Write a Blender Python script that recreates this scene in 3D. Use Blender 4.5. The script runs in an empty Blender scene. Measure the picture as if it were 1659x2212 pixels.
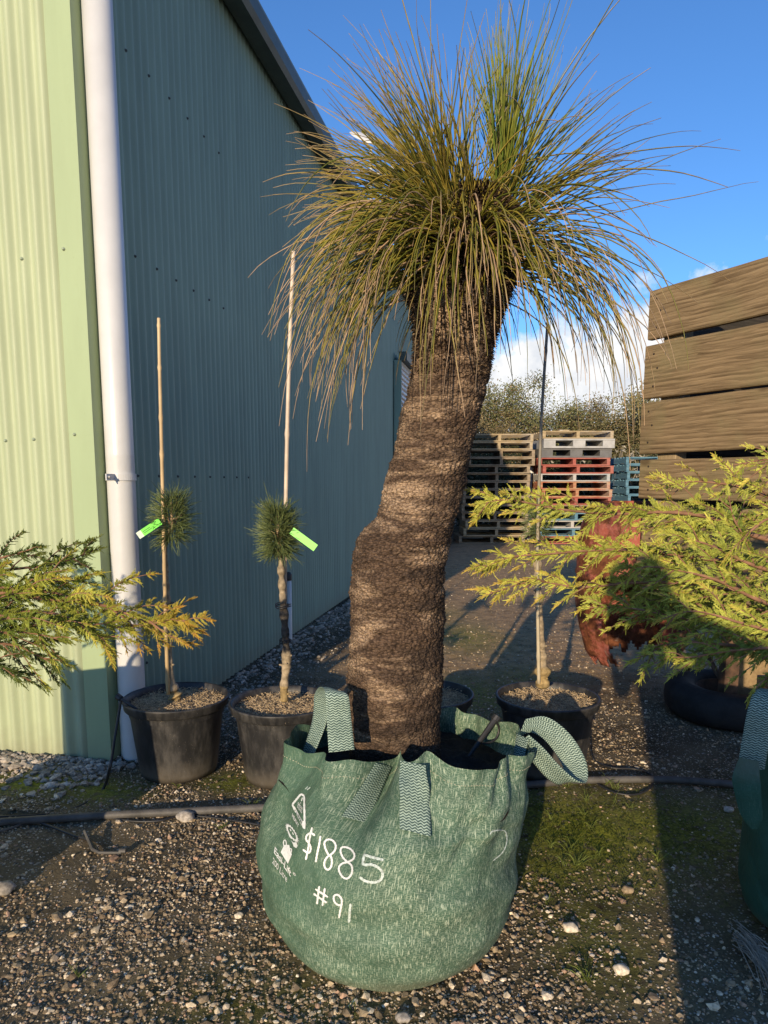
import bpy, bmesh, math, random
import numpy as np
from mathutils import Vector, Matrix, noise as mn
from mathutils.bvhtree import BVHTree

R = math.radians
rng = np.random.default_rng(7)
random.seed(7)
SC = bpy.context.scene
COL = SC.collection

# ------------------------------------------------------------------ camera
PITCH = R(8.0)
F, CU, CV, H = 1550.0, 829.5, 1258.0, 1.4       # focal length and centre in units of a 1659-wide picture
cam_d = bpy.data.cameras.new("Camera")
cam = bpy.data.objects.new("Camera", cam_d)
COL.objects.link(cam)
cam.location = (0, 0, H)
cam.rotation_euler = (R(90) - PITCH, 0, 0)
cam_d.sensor_fit = 'HORIZONTAL'
cam_d.sensor_width = 36.0
cam_d.lens = 36.0 * F / 1659.0
cam_d.shift_y = (CV - 1106.0) / 1659.0
cam_d.clip_start = 0.02
cam_d.clip_end = 3000
SC.camera = cam

# ------------------------------------------------------------------ light
SUN_EL, SUN_AZ = R(12.6), R(17.5)               # sun behind the camera, to its left
sun_d = bpy.data.lights.new("Sun", 'SUN')
sun_d.energy = 5.0
sun_d.angle = R(0.5)
sun_d.color = (1.0, 0.80, 0.54)
sun = bpy.data.objects.new("Sun", sun_d)
COL.objects.link(sun)
sun.rotation_euler = Vector((math.sin(SUN_AZ) * math.cos(SUN_EL), math.cos(SUN_AZ) * math.cos(SUN_EL),
                             -math.sin(SUN_EL))).to_track_quat('-Z', 'Y').to_euler()
sun.location = (-3, -10, 8)

W = bpy.data.worlds.new("World")
SC.world = W
W.use_nodes = True
wn, wl = W.node_tree.nodes, W.node_tree.links
wn.clear()
w_out = wn.new('ShaderNodeOutputWorld')
w_bg = wn.new('ShaderNodeBackground')
w_sky = wn.new('ShaderNodeTexSky')
w_sky.sky_type = 'NISHITA'
w_sky.sun_disc = False
w_sky.sun_elevation = SUN_EL
w_sky.sun_rotation = math.pi + SUN_AZ
w_sky.altitude = 0
w_sky.air_density = 1.0
w_sky.dust_density = 0.15
w_sky.ozone_density = 2.2
w_bg.inputs['Strength'].default_value = 0.10
wl.new(w_bg.outputs[0], w_out.inputs[0])


def wmath(op, a, b=None, c=None, clamp=False):
    n = wn.new('ShaderNodeMath')
    n.operation = op
    n.use_clamp = clamp
    for i, x in enumerate((a, b, c)):
        if x is None:
            continue
        if isinstance(x, (int, float)):
            n.inputs[i].default_value = x
        else:
            wl.new(x, n.inputs[i])
    return n.outputs[0]


# cumulus bank low in the sky
w_tc = wn.new('ShaderNodeTexCoord')
w_sep = wn.new('ShaderNodeSeparateXYZ')
wl.new(w_tc.outputs['Generated'], w_sep.inputs[0])


def wnoise(scale, detail, rough=0.55, off=(0, 0, 0)):
    mp = wn.new('ShaderNodeMapping')
    mp.inputs['Location'].default_value = off
    wl.new(w_tc.outputs['Generated'], mp.inputs[0])
    n = wn.new('ShaderNodeTexNoise')
    n.inputs['Scale'].default_value = scale
    n.inputs['Detail'].default_value = detail
    n.inputs['Roughness'].default_value = rough
    wl.new(mp.outputs[0], n.inputs[0])
    return n.outputs[0]


w_big = wnoise(5.0, 2, off=(0.3, 0.1, 0.5))
w_bil = wnoise(16.0, 8, 0.6)
w_az = wmath('DIVIDE', w_sep.outputs[0], wmath('MAXIMUM', w_sep.outputs[1], 0.05))
w_top = wmath('ADD', wmath('MULTIPLY', w_az, 0.34), 0.14)
w_top = wmath('MINIMUM', wmath('MAXIMUM', w_top, 0.10), 0.245)
w_top = wmath('ADD', w_top, wmath('MULTIPLY', wmath('SUBTRACT', w_big, 0.5), 0.10))
w_edge = wmath('SUBTRACT', wmath('ADD', w_top, wmath('MULTIPLY', wmath('SUBTRACT', w_bil, 0.5), 0.22)), w_sep.outputs[2])
w_mask = wmath('MULTIPLY', w_edge, 26.0, clamp=True)
w_thin = wmath('MULTIPLY', wmath('SUBTRACT', wnoise(4.0, 6, 0.6, (4, 1, 2)), 0.52), 1.2, clamp=True)
w_shade = wmath('MULTIPLY', wmath('SUBTRACT', wnoise(22.0, 7, 0.6, (0.0, 0.05, 0.07)), 0.33), 2.6, clamp=True)
w_cc = wn.new('ShaderNodeMix')
w_cc.data_type = 'RGBA'
w_cc.inputs['A'].default_value = (7.6, 8.0, 8.7, 1)
w_cc.inputs['B'].default_value = (11.8, 11.6, 11.2, 1)
wl.new(w_shade, w_cc.inputs['Factor'])
w_tint = wn.new('ShaderNodeMix')
w_tint.data_type = 'RGBA'
w_tint.blend_type = 'MULTIPLY'
w_tint.inputs['Factor'].default_value = 1.0
w_tint.inputs['B'].default_value = (0.86, 1.40, 2.10, 1)
wl.new(w_sky.outputs[0], w_tint.inputs['A'])
w_mx = wn.new('ShaderNodeMix')
w_mx.data_type = 'RGBA'
wl.new(w_mask, w_mx.inputs['Factor'])
wl.new(w_tint.outputs['Result'], w_mx.inputs['A'])
wl.new(w_cc.outputs['Result'], w_mx.inputs['B'])
wl.new(w_mx.outputs['Result'], w_bg.inputs['Color'])

SC.view_settings.view_transform = 'Standard'
SC.view_settings.look = 'None'
SC.view_settings.gamma = 1.0
SC.view_settings.exposure = 0.0
SC.render.engine = 'CYCLES'
SC.cycles.use_denoising = True
SC.cycles.max_bounces = 6
SC.cycles.transparent_max_bounces = 6

# ------------------------------------------------------------------ geometry helpers
SP, CP = math.sin(PITCH), math.cos(PITCH)
CAMP = np.array([0, 0, H])


def ray(u, v):
    a, b = (u - CU) / F, (CV - v) / F
    return np.array([a, CP + b * SP, -SP + b * CP])


def at_y(u, v, y):
    d = ray(u, v)
    return CAMP + d * (y / d[1])


def on_z(u, v, z=0.0):
    d = ray(u, v)
    return CAMP + d * ((z - H) / d[2])


def depth_of(p):
    return p[1] * CP - (p[2] - H) * SP


def smooth(x, a, b):
    t = np.clip((np.asarray(x, float) - a) / (b - a), 0, 1)
    return t * t * (3 - 2 * t)


def resample(pts, n):
    """smooth Catmull-Rom style resampling of a polyline"""
    pts = np.asarray(pts, float)
    k = len(pts)
    if k == 2:
        t = np.linspace(0, 1, n)[:, None]
        return pts[0] * (1 - t) + pts[1] * t
    ext = np.vstack([2 * pts[0] - pts[1], pts, 2 * pts[-1] - pts[-2]])
    out = []
    for x in np.linspace(0, k - 1, n):
        i = min(int(x), k - 2)
        t = x - i
        a, b, c, d = ext[i], ext[i + 1], ext[i + 2], ext[i + 3]
        out.append(0.5 * ((2 * b) + (c - a) * t + (2 * a - 5 * b + 4 * c - d) * t * t + (3 * b - a - 3 * c + d) * t ** 3))
    return np.array(out)


class MB:
    """collects geometry, links it as ONE mesh object"""

    def __init__(self):
        self.v, self.f, self.c, self.n = [], [], [], 0
        self.uv = []

    def add(self, verts, faces, col=None, uv=None):
        verts = np.asarray(verts, float).reshape(-1, 3)
        faces = np.asarray(faces, int)
        self.v.append(verts)
        self.f.append(faces + self.n)
        self.n += len(verts)
        if col is not None:
            col = np.asarray(col, float)
            if col.ndim == 1:
                col = np.tile(col, (len(verts), 1))
            self.c.append(col)
        if uv is not None:
            self.uv.append(np.asarray(uv, float))
        return self

    def box(self, c, s, rot=None, col=None, uv=False):
        c = np.asarray(c, float)
        s = np.asarray(s, float) / 2
        q = np.array([[x, y, z] for x in (-1, 1) for y in (-1, 1) for z in (-1, 1)], float) * s
        uvq = q[:, [0, 2]] + c[[0, 2]]
        if rot is not None:
            q = q @ np.asarray(rot).T
        f = [(0, 1, 3, 2), (4, 6, 7, 5), (0, 4, 5, 1), (2, 3, 7, 6), (0, 2, 6, 4), (1, 5, 7, 3)]
        return self.add(q + c, f, col, uvq if uv else None)

    def tube(self, pts, rad, sides=8, col=None, cap=True):
        pts = np.asarray(pts, float)
        n = len(pts)
        rad = np.broadcast_to(np.asarray(rad, float), (n,))
        v, f = strand_mesh(pts[None], rad[None], sides)
        c = None
        if col is not None:
            c = np.asarray(col, float)
            c = np.tile(c, (len(v), 1)) if c.ndim == 1 else np.repeat(c, sides, 0)
        self.add(v, f, c)
        if cap:
            b = self.n - len(v)
            self.f.append(np.array([list(range(b + sides - 1, b - 1, -1))]))
            self.f.append(np.array([list(range(b + (n - 1) * sides, b + n * sides))]))
        return self

    def strands(self, P, Rr, sides=3, col=None):
        v, f = strand_mesh(P, Rr, sides)
        c = None
        if col is not None:
            c = np.repeat(np.asarray(col, float).reshape(-1, 4), sides, 0)
        return self.add(v, f, c)

    def lathe(self, prof, center=(0, 0, 0), seg=48, col=None, wob=None):
        prof = np.asarray(prof, float)
        th = np.linspace(0, 2 * np.pi, seg, endpoint=False)
        r = prof[:, 0][:, None] * np.ones(seg)
        if wob is not None:
            r = r * wob(th, prof)
        x = r * np.cos(th) + center[0]
        y = r * np.sin(th) + center[1]
        z = prof[:, 1][:, None] * np.ones(seg) + center[2]
        v = np.stack([x, y, z], -1).reshape(-1, 3)
        f = []
        for i in range(len(prof) - 1):
            for j in range(seg):
                k = (j + 1) % seg
                f.append((i * seg + j, i * seg + k, (i + 1) * seg + k, (i + 1) * seg + j))
        return self.add(v, f, col)

    def grid(self, P, col=None, uv=None):
        """P: (a,b,3) sheet"""
        a, b = P.shape[:2]
        i = np.arange(a - 1)[:, None] * b + np.arange(b - 1)[None]
        f = np.stack([i, i + 1, i + b + 1, i + b], -1).reshape(-1, 4)
        return self.add(P.reshape(-1, 3), f, None if col is None else np.asarray(col).reshape(-1, 4),
                        None if uv is None else uv.reshape(-1, 2))

    def build(self, name, mat, parent=None, smooth_=False, origin=None):
        me = bpy.data.meshes.new(name)
        off = np.zeros(3)
        if parent is not None:
            off = np.array(ORIG.get(parent.name, (0, 0, 0)), float)
        elif origin is not None:
            off = np.array(origin, float)
        V = np.vstack(self.v) - off
        loops, starts, tot = [], [], []
        pos = 0
        for fa in self.f:
            k = fa.shape[1]
            loops.append(fa.reshape(-1))
            starts.append(pos + np.arange(len(fa)) * k)
            tot.append(np.full(len(fa), k))
            pos += fa.size
        loops = np.concatenate(loops).astype(np.int32)
        starts = np.concatenate(starts).astype(np.int32)
        me.vertices.add(len(V))
        me.vertices.foreach_set('co', V.astype(np.float32).ravel())
        me.loops.add(len(loops))
        me.loops.foreach_set('vertex_index', loops)
        me.polygons.add(len(starts))
        me.polygons.foreach_set('loop_start', starts)
        me.polygons.foreach_set('use_smooth', np.full(len(starts), bool(smooth_)))
        if self.c and sum(len(x) for x in self.c) == len(V):
            at = me.attributes.new('col', 'FLOAT_COLOR', 'POINT')
            at.data.foreach_set('color', np.vstack(self.c).astype(np.float32).ravel())
        if self.uv and sum(len(x) for x in self.uv) == len(V):
            ul = me.uv_layers.new(name='UVMap')
            ul.data.foreach_set('uv', np.vstack(self.uv)[loops].astype(np.float32).ravel())
        me.update(calc_edges=True)
        me.validate()
        if mat is not None:
            me.materials.append(mat)
        o = bpy.data.objects.new(name, me)
        COL.objects.link(o)
        if parent is not None:
            o.parent = parent
            ORIG[o.name] = tuple(off)
        else:
            o.location = off
            ORIG[o.name] = tuple(off)
        return o


ORIG = {}


def strand_mesh(P, Rr, sides):
    """P (S,N,3), Rr (S,N): tubes along many polylines at once"""
    P = np.asarray(P, float)
    S, N, _ = P.shape
    T = np.gradient(P, axis=1)
    T /= np.linalg.norm(T, axis=2, keepdims=True) + 1e-12
    ref = np.zeros((S, 1, 3))
    m = np.abs(T.mean(1)[:, 2]) > 0.8
    ref[:, 0, 2] = 1
    ref[m, 0] = (0, 1, 0)
    A = np.cross(T, np.broadcast_to(ref, T.shape))
    A /= np.linalg.norm(A, axis=2, keepdims=True) + 1e-12
    B = np.cross(T, A)
    th = np.linspace(0, 2 * np.pi, sides, endpoint=False)
    ring = (A[:, :, None] * np.cos(th)[None, None, :, None] + B[:, :, None] * np.sin(th)[None, None, :, None])
    V = P[:, :, None] + ring * Rr[:, :, None, None]
    base = (np.arange(S) * N * sides)[:, None, None]
    i = np.arange(N - 1)[None, :, None] * sides
    j = np.arange(sides)[None, None]
    k = (j + 1) % sides
    f = np.stack([base + i + j, base + i + k, base + i + sides + k, base + i + sides + j], -1).reshape(-1, 4)
    return V.reshape(-1, 3), f


def tag(o, label=None, cat=None, group=None, kind=None):
    if label:
        o['label'] = label
    if cat:
        o['category'] = cat
    if group:
        o['group'] = group
    if kind:
        o['kind'] = kind
    return o


def thing(name, loc, label, cat, group=None):
    o = bpy.data.objects.new(name, None)
    COL.objects.link(o)
    o.location = loc
    o.empty_display_size = 0.1
    ORIG[o.name] = tuple(loc)
    return tag(o, label, cat, group)


def copy_tree(o, parent=None):
    c = o.copy()
    COL.objects.link(c)
    c.parent = parent
    for ch in list(o.children):
        copy_tree(ch, c)
    return c


def fbm(p, o=4):
    return mn.fractal(Vector(p), 1.0, 2.0, o)


# ------------------------------------------------------------------ materials
class NT:
    def __init__(self, name):
        self.m = bpy.data.materials.new(name)
        self.m.use_nodes = True
        self.n, self.l = self.m.node_tree.nodes, self.m.node_tree.links
        self.b = self.n['Principled BSDF']
        self.tc = self.n.new('ShaderNodeTexCoord')

    def node(self, t, **kw):
        n = self.n.new(t)
        for k, v in kw.items():
            setattr(n, k, v)
        return n

    def set(self, sock, v):
        if v is None:
            return
        if hasattr(v, 'links'):
            self.l.new(v, sock)
        else:
            if isinstance(v, tuple) and len(v) == 3 and sock.type == 'RGBA':
                v = (*v, 1)
            sock.default_value = v

    def coord(self, kind='Object', scale=(1, 1, 1), rot=(0, 0, 0), loc=(0, 0, 0)):
        m = self.node('ShaderNodeMapping')
        m.inputs['Scale'].default_value = scale
        m.inputs['Rotation'].default_value = rot
        m.inputs['Location'].default_value = loc
        self.l.new(self.tc.outputs[kind], m.inputs[0])
        return m.outputs[0]

    def noise(self, co, scale, detail=4, rough=0.55, dist=0.0, out=0):
        n = self.node('ShaderNodeTexNoise')
        self.l.new(co, n.inputs['Vector'])
        n.inputs['Scale'].default_value = scale
        n.inputs['Detail'].default_value = detail
        n.inputs['Roughness'].default_value = rough
        n.inputs['Distortion'].default_value = dist
        return n.outputs[out]

    def vor(self, co, scale, feature='F1', out='Distance', rand=1.0):
        n = self.node('ShaderNodeTexVoronoi', feature=feature)
        self.l.new(co, n.inputs['Vector'])
        n.inputs['Scale'].default_value = scale
        n.inputs['Randomness'].default_value = rand
        return n.outputs[out]

    def math(self, op, a, b=None, c=None, clamp=False):
        n = self.node('ShaderNodeMath', operation=op, use_clamp=clamp)
        for i, x in enumerate((a, b, c)):
            self.set(n.inputs[i], x)
        return n.outputs[0]

    def step(self, x, a, b):
        n = self.node('ShaderNodeMapRange', interpolation_type='SMOOTHSTEP')
        self.set(n.inputs['Value'], x)
        n.inputs['From Min'].default_value = a
        n.inputs['From Max'].default_value = b
        return n.outputs[0]

    def mix(self, f, a, b, mode='MIX'):
        n = self.node('ShaderNodeMix', data_type='RGBA', blend_type=mode)
        self.set(n.inputs['Factor'], f)
        self.set(n.inputs['A'], a)
        self.set(n.inputs['B'], b)
        return n.outputs['Result']

    def attr(self, name='col'):
        n = self.node('ShaderNodeAttribute', attribute_name=name)
        return n.outputs['Color']

    def bump(self, h, strength=0.5, dist=0.01, prev=None):
        n = self.node('ShaderNodeBump')
        n.inputs['Strength'].default_value = strength
        n.inputs['Distance'].default_value = dist
        self.l.new(h, n.inputs['Height'])
        if prev is not None:
            self.l.new(prev, n.inputs['Normal'])
        return n.outputs[0]

    def done(self, col=None, rough=0.6, normal=None, metal=0.0, spec=0.5, trans=None):
        self.set(self.b.inputs['Base Color'], col)
        self.set(self.b.inputs['Roughness'], rough)
        self.set(self.b.inputs['Metallic'], metal)
        self.b.inputs['Specular IOR Level'].default_value = spec
        if normal is not None:
            self.l.new(normal, self.b.inputs['Normal'])
        return self.m


def simple(name, col, rough=0.6, var=0.25, vscale=6.0, bump=0.0, bscale=60.0, metal=0.0, spec=0.5, var2=None):
    t = NT(name)
    co = t.coord()
    n = t.noise(co, vscale, 5, 0.6)
    dark = tuple(c * (1 - var) for c in col)
    lite = var2 or tuple(min(1, c * (1 + var)) for c in col)
    c = t.mix(t.step(n, 0.3, 0.7), dark, lite)
    nm = None
    if bump:
        nm = t.bump(t.noise(co, bscale, 6, 0.6), bump, 0.01)
    return t.done(c, rough, nm, metal, spec)


def attr_mat(name, rough=0.6, spec=0.3, trans=0.0, var=0.2, vscale=30):
    t = NT(name)
    co = t.coord()
    n = t.noise(co, vscale, 3)
    c = t.mix(1.0, t.attr(), t.mix(t.step(n, 0.3, 0.7), (1 - var,) * 3, (1 + var,) * 3), 'MULTIPLY')
    m = t.done(c, rough, None, 0, spec)
    if trans:
        tr = t.node('ShaderNodeBsdfTranslucent')
        t.l.new(c, tr.inputs['Color'])
        mx = t.node('ShaderNodeMixShader')
        mx.inputs[0].default_value = trans
        t.l.new(t.b.outputs[0], mx.inputs[1])
        t.l.new(tr.outputs[0], mx.inputs[2])
        out = [n for n in t.n if n.type == 'OUTPUT_MATERIAL'][0]
        t.l.new(mx.outputs[0], out.inputs[0])
    return m


def m_ground():
    t = NT('gravel_soil')
    co = t.coord()
    big = t.noise(co, 1.3, 5, 0.6)
    mid = t.noise(co, 9, 6, 0.65)
    fine = t.noise(co, 120, 4, 0.7)
    soil = t.mix(t.step(mid, 0.3, 0.7), (0.070, 0.052, 0.030), (0.205, 0.160, 0.098))
    soil = t.mix(t.step(big, 0.42, 0.62), soil, (0.265, 0.210, 0.132))
    soil = t.mix(t.math('MULTIPLY', t.step(fine, 0.35, 0.7), 0.6), t.mix(1.0, soil, (0.5, 0.5, 0.5), 'MULTIPLY'), soil)
    # small stones
    vd = t.vor(co, 95)
    vc = t.vor(co, 95, out='Color')
    sep = t.node('ShaderNodeSeparateColor')
    t.l.new(vc, sep.inputs[0])
    keep = t.math('GREATER_THAN', sep.outputs[0], 0.62)
    st = t.math('MULTIPLY', t.math('SUBTRACT', 1.0, t.step(vd, 0.25, 0.40)), keep)
    scol = t.mix(sep.outputs[1], (0.30, 0.26, 0.21), (0.52, 0.47, 0.40))
    vd2 = t.vor(co, 42)
    vc2 = t.vor(co, 42, out='Color')
    sep2 = t.node('ShaderNodeSeparateColor')
    t.l.new(vc2, sep2.inputs[0])
    keep2 = t.math('GREATER_THAN', sep2.outputs[0], 0.80)
    st2 = t.math('MULTIPLY', t.math('SUBTRACT', 1.0, t.step(vd2, 0.22, 0.34)), keep2)
    mossn = t.math('MULTIPLY', t.attr('moss'), t.step(t.noise(co, 22, 6, 0.7), 0.33, 0.50))
    mcol = t.mix(t.step(t.noise(co, 60, 4), 0.35, 0.65), (0.120, 0.145, 0.014), (0.300, 0.310, 0.035))
    soil = t.mix(t.math('MULTIPLY', t.attr('yard'), t.math('ADD', 0.35, t.math('MULTIPLY', t.step(mid, 0.3, 0.7), 0.6))), soil, (0.56, 0.355, 0.185))
    c = t.mix(st, soil, scol)
    c = t.mix(st2, c, scol)
    c = t.mix(mossn, c, mcol)
    hgt = t.math('ADD', t.math('MULTIPLY', st, 0.5), t.math('ADD', t.math('MULTIPLY', st2, 1.0), t.math('ADD', t.math('MULTIPLY', fine, 0.5), t.math('MULTIPLY', mid, 0.8))))
    nm = t.bump(hgt, 0.9, 0.008)
    return t.done(c, 0.95, nm, 0, 0.15)


def m_trunk():
    t = NT('scaly_bark')
    co = t.coord(scale=(1, 1, 1.7))
    warp = t.node('ShaderNodeVectorMath', operation='ADD')
    nn = t.node('ShaderNodeTexNoise')
    t.l.new(co, nn.inputs['Vector'])
    nn.inputs['Scale'].default_value = 9
    sc = t.node('ShaderNodeVectorMath', operation='SCALE')
    t.l.new(nn.outputs['Color'], sc.inputs[0])
    sc.inputs['Scale'].default_value = 0.035
    t.l.new(co, warp.inputs[0])
    t.l.new(sc.outputs[0], warp.inputs[1])
    vd = t.vor(warp.outputs[0], 105, rand=0.85)
    vc = t.vor(warp.outputs[0], 105, out='Color', rand=0.85)
    sep = t.node('ShaderNodeSeparateColor')
    t.l.new(vc, sep.inputs[0])
    band = t.noise(t.coord(scale=(2.2, 2.2, 11)), 1.6, 3, 0.55, 0.8)
    blot = t.noise(t.coord(), 4.0, 4, 0.6)
    pale = t.step(t.math('ADD', t.math('MULTIPLY', band, 0.75), t.math('MULTIPLY', blot, 0.45)), 0.555, 0.73)
    tip = t.mix(sep.outputs[0], (0.072, 0.046, 0.030), (0.160, 0.104, 0.068))
    tipp = t.mix(sep.outputs[0], (0.285, 0.190, 0.120), (0.53, 0.375, 0.24))
    c = t.mix(pale, tip, tipp)
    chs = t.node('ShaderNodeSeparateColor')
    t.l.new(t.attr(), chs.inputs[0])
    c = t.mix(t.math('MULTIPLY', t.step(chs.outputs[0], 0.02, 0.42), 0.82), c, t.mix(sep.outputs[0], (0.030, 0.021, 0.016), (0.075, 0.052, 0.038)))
    gap = t.math('MULTIPLY', t.step(vd, 0.40, 0.75), 0.6)
    c = t.mix(gap, c, (0.016, 0.011, 0.008))
    h = t.math('SUBTRACT', t.math('MULTIPLY', sep.outputs[1], 0.7), t.math('MULTIPLY', vd, 1.6))
    nm = t.bump(h, 0.7, 0.006)
    return t.done(c, 0.9, nm, 0, 0.2)


def m_weave(name, dark, lite, scale=1.0, amount=1.0):
    """woven bag cloth: UV in metres"""
    t = NT(name)
    co = t.coord('UV')
    hor = t.noise(t.coord('UV', scale=(95 * scale, 520 * scale, 1)), 1.0, 2, 0.7)
    ver = t.noise(t.coord('UV', scale=(330 * scale, 42 * scale, 1)), 1.0, 2, 0.7)
    th = t.math('MAXIMUM', t.math('MULTIPLY', t.step(hor, 0.46, 0.66), 0.55), t.step(ver, 0.545, 0.63))
    dust = t.noise(co, 4.5, 6, 0.65)
    sx = t.node('ShaderNodeSeparateXYZ')
    t.l.new(co, sx.inputs[0])
    dm = t.step(t.math('ADD', dust, t.math('MULTIPLY', t.step(sx.outputs[0], -0.48, 0.12), 0.22)), 0.44, 0.80)
    f = t.math('MULTIPLY', th, t.math('ADD', t.math('MULTIPLY', dm, 0.74 * amount), 0.16 * amount))
    c = t.mix(f, t.mix(t.step(t.noise(co, 9, 4), 0.3, 0.7), dark, tuple(x * 1.35 for x in dark)), lite)
    scuff = t.math('MULTIPLY', t.step(t.noise(t.coord('UV', scale=(6, 85, 1)), 1.0, 6, 0.7), 0.60, 0.74), 0.32 * amount)
    c = t.mix(scuff, c, lite)
    foot = t.math('SUBTRACT', 1.0, t.step(t.math('ADD', sx.outputs[1], t.math('MULTIPLY', dust, 0.10)), 0.055, 0.13))
    c = t.mix(t.math('MULTIPLY', foot, 0.35), c, (0.20, 0.17, 0.11))
    wv = t.node('ShaderNodeTexWave')
    t.l.new(co, wv.inputs[0])
    wv.inputs['Scale'].default_value = 100
    h = t.math('ADD', hor, ver)
    nm = t.bump(h, 0.45, 0.003)
    nm = t.bump(t.noise(co, 9, 5, 0.6, 0.6), 0.60, 0.022, nm)
    return t.done(c, t.math('SUBTRACT', 0.62, t.math('MULTIPLY', dm, -0.15)), nm, 0, 0.4)


def m_strap(name='strap_webbing', dark=(0.045, 0.085, 0.075), lite=(0.44, 0.56, 0.46)):
    t = NT(name)
    co = t.coord('UV')
    sep = t.node('ShaderNodeSeparateXYZ')
    t.l.new(co, sep.inputs[0])
    # herringbone: x across, y along
    ax = t.math('ABSOLUTE', t.math('SUBTRACT', t.math('FRACT', t.math('MULTIPLY', sep.outputs[0], 62.0)), 0.5))
    s = t.math('SINE', t.math('MULTIPLY', t.math('ADD', sep.outputs[1], t.math('MULTIPLY', ax, 0.010)), 820.0))
    nz = t.noise(co, 160, 3)
    f = t.step(t.math('ADD', s, t.math('MULTIPLY', t.math('SUBTRACT', nz, 0.5), 3.2)), -0.5, 0.7)
    f = t.math('MULTIPLY', f, t.math('ADD', t.math('MULTIPLY', t.step(t.noise(co, 9, 4), 0.3, 0.7), 0.35), 0.60))
    c = t.mix(f, dark, lite)
    return t.done(c, 0.7, t.bump(f, 0.5, 0.002), 0, 0.3)


def m_wood(name, dark, lite, green=(0.16, 0.15, 0.07), gsc=1.0):
    t = NT(name)
    co = t.coord('UV')
    dst = t.noise(co, 2.2, 3, 0.5, out=1)
    off = t.node('ShaderNodeVectorMath', operation='SCALE')
    t.l.new(dst, off.inputs[0])
    off.inputs['Scale'].default_value = 0.035
    ad = t.node('ShaderNodeVectorMath', operation='ADD')
    t.l.new(co, ad.inputs[0])
    t.l.new(off.outputs[0], ad.inputs[1])
    mp = t.node('ShaderNodeMapping')
    mp.inputs['Scale'].default_value = (3.0 * gsc, 62 * gsc, 1)
    t.l.new(ad.outputs[0], mp.inputs[0])
    g = t.noise(mp.outputs[0], 1.0, 3, 0.6)
    wv = t.node('ShaderNodeTexWave', wave_type='BANDS', bands_direction='Y', wave_profile='SAW')
    mp2 = t.node('ShaderNodeMapping')
    mp2.inputs['Scale'].default_value = (0.13, 1, 1)
    t.l.new(ad.outputs[0], mp2.inputs[0])
    t.l.new(mp2.outputs[0], wv.inputs[0])
    wv.inputs['Scale'].default_value = 13 * gsc
    wv.inputs['Distortion'].default_value = 8.5
    wv.inputs['Detail'].default_value = 3
    wv.inputs['Detail Scale'].default_value = 1.4
    ring = wv.outputs['Fac']
    g2 = t.noise(t.coord('UV', scale=(9 * gsc, 330 * gsc, 1)), 1.0, 4, 0.7)
    bl = t.noise(co, 3.0, 4, 0.6)
    c = t.mix(t.math('ADD', t.math('MULTIPLY', ring, 0.45), t.math('MULTIPLY', t.step(g, 0.34, 0.62), 0.50)), dark, lite)
    c = t.mix(t.math('MULTIPLY', t.step(bl, 0.45, 0.7), 0.45), c, green)
    c = t.mix(t.math('MULTIPLY', t.step(t.noise(co, 1.6, 4), 0.52, 0.72), 0.40), c, tuple(x * 0.45 for x in lite))
    c = t.mix(t.math('MULTIPLY', t.step(g2, 0.58, 0.70), 0.60), c, tuple(x * 0.30 for x in dark))
    c = t.mix(t.math('MULTIPLY', t.math('SUBTRACT', 1.0, t.step(g2, 0.27, 0.38)), 0.50), c, tuple(min(1, x * 1.55) for x in lite))
    # knots
    kd = t.vor(t.coord('UV', scale=(2.2, 4.2, 1)), 1.0)
    kn = t.math('SUBTRACT', 1.0, t.step(kd, 0.05, 0.13))
    c = t.mix(t.math('MULTIPLY', kn, 0.7), c, tuple(x * 0.7 for x in dark))
    nm = t.bump(t.math('ADD', g, g2), 0.5, 0.006)
    return t.done(c, 0.85, nm, 0, 0.2)


def m_rust():
    t = NT('rusty_red_steel')
    co = t.coord()
    a = t.noise(co, 4.5, 7, 0.7)
    b = t.noise(co, 26, 6, 0.7)
    rust = t.mix(t.step(b, 0.3, 0.7), (0.085, 0.026, 0.012), (0.24, 0.085, 0.035))
    red = t.mix(t.step(b, 0.35, 0.65), (0.34, 0.085, 0.055), (0.46, 0.155, 0.115))
    c = t.mix(t.step(a, 0.42, 0.54), red, rust)
    pale = t.math('MULTIPLY', t.step(t.noise(co, 7, 6, 0.7, 0.4), 0.60, 0.72), 0.6)
    c = t.mix(pale, c, (0.42, 0.36, 0.30))
    return t.done(c, 0.75, t.bump(b, 0.4, 0.01), 0.1, 0.35)


def m_wallsheet(name, col, dirt=0.15):
    t = NT(name)
    co = t.coord()
    n = t.noise(t.coord(scale=(3, 3, 0.5)), 2.0, 5, 0.6)
    n2 = t.noise(co, 45, 4, 0.7)
    c = t.mix(t.step(n, 0.3, 0.7), tuple(x * (1 - dirt) for x in col), col)
    c = t.mix(t.math('MULTIPLY', t.step(n2, 0.60, 0.74), 0.18), c, tuple(x * 0.72 for x in col))
    stk = t.noise(t.coord(scale=(14, 14, 0.35)), 1.0, 5, 0.6)
    c = t.mix(t.math('MULTIPLY', t.step(stk, 0.54, 0.74), 0.22), c, tuple(x * 0.66 for x in col))
    # splash of soil along the foot of the sheets
    sep = t.node('ShaderNodeSeparateXYZ')
    t.l.new(t.tc.outputs['Object'], sep.inputs[0])
    splash = t.math('SUBTRACT', 1.0, t.step(t.math('ADD', sep.outputs[2], t.math('MULTIPLY', t.noise(co, 9, 5, 0.7), 0.25)), 0.10, 0.33))
    c = t.mix(t.math('MULTIPLY', splash, 0.35), c, (0.24, 0.20, 0.14))
    return t.done(c, t.math('ADD', 0.42, t.math('MULTIPLY', n2, 0.2)), t.bump(n2, 0.06, 0.004), 0.0, 0.4)


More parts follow.
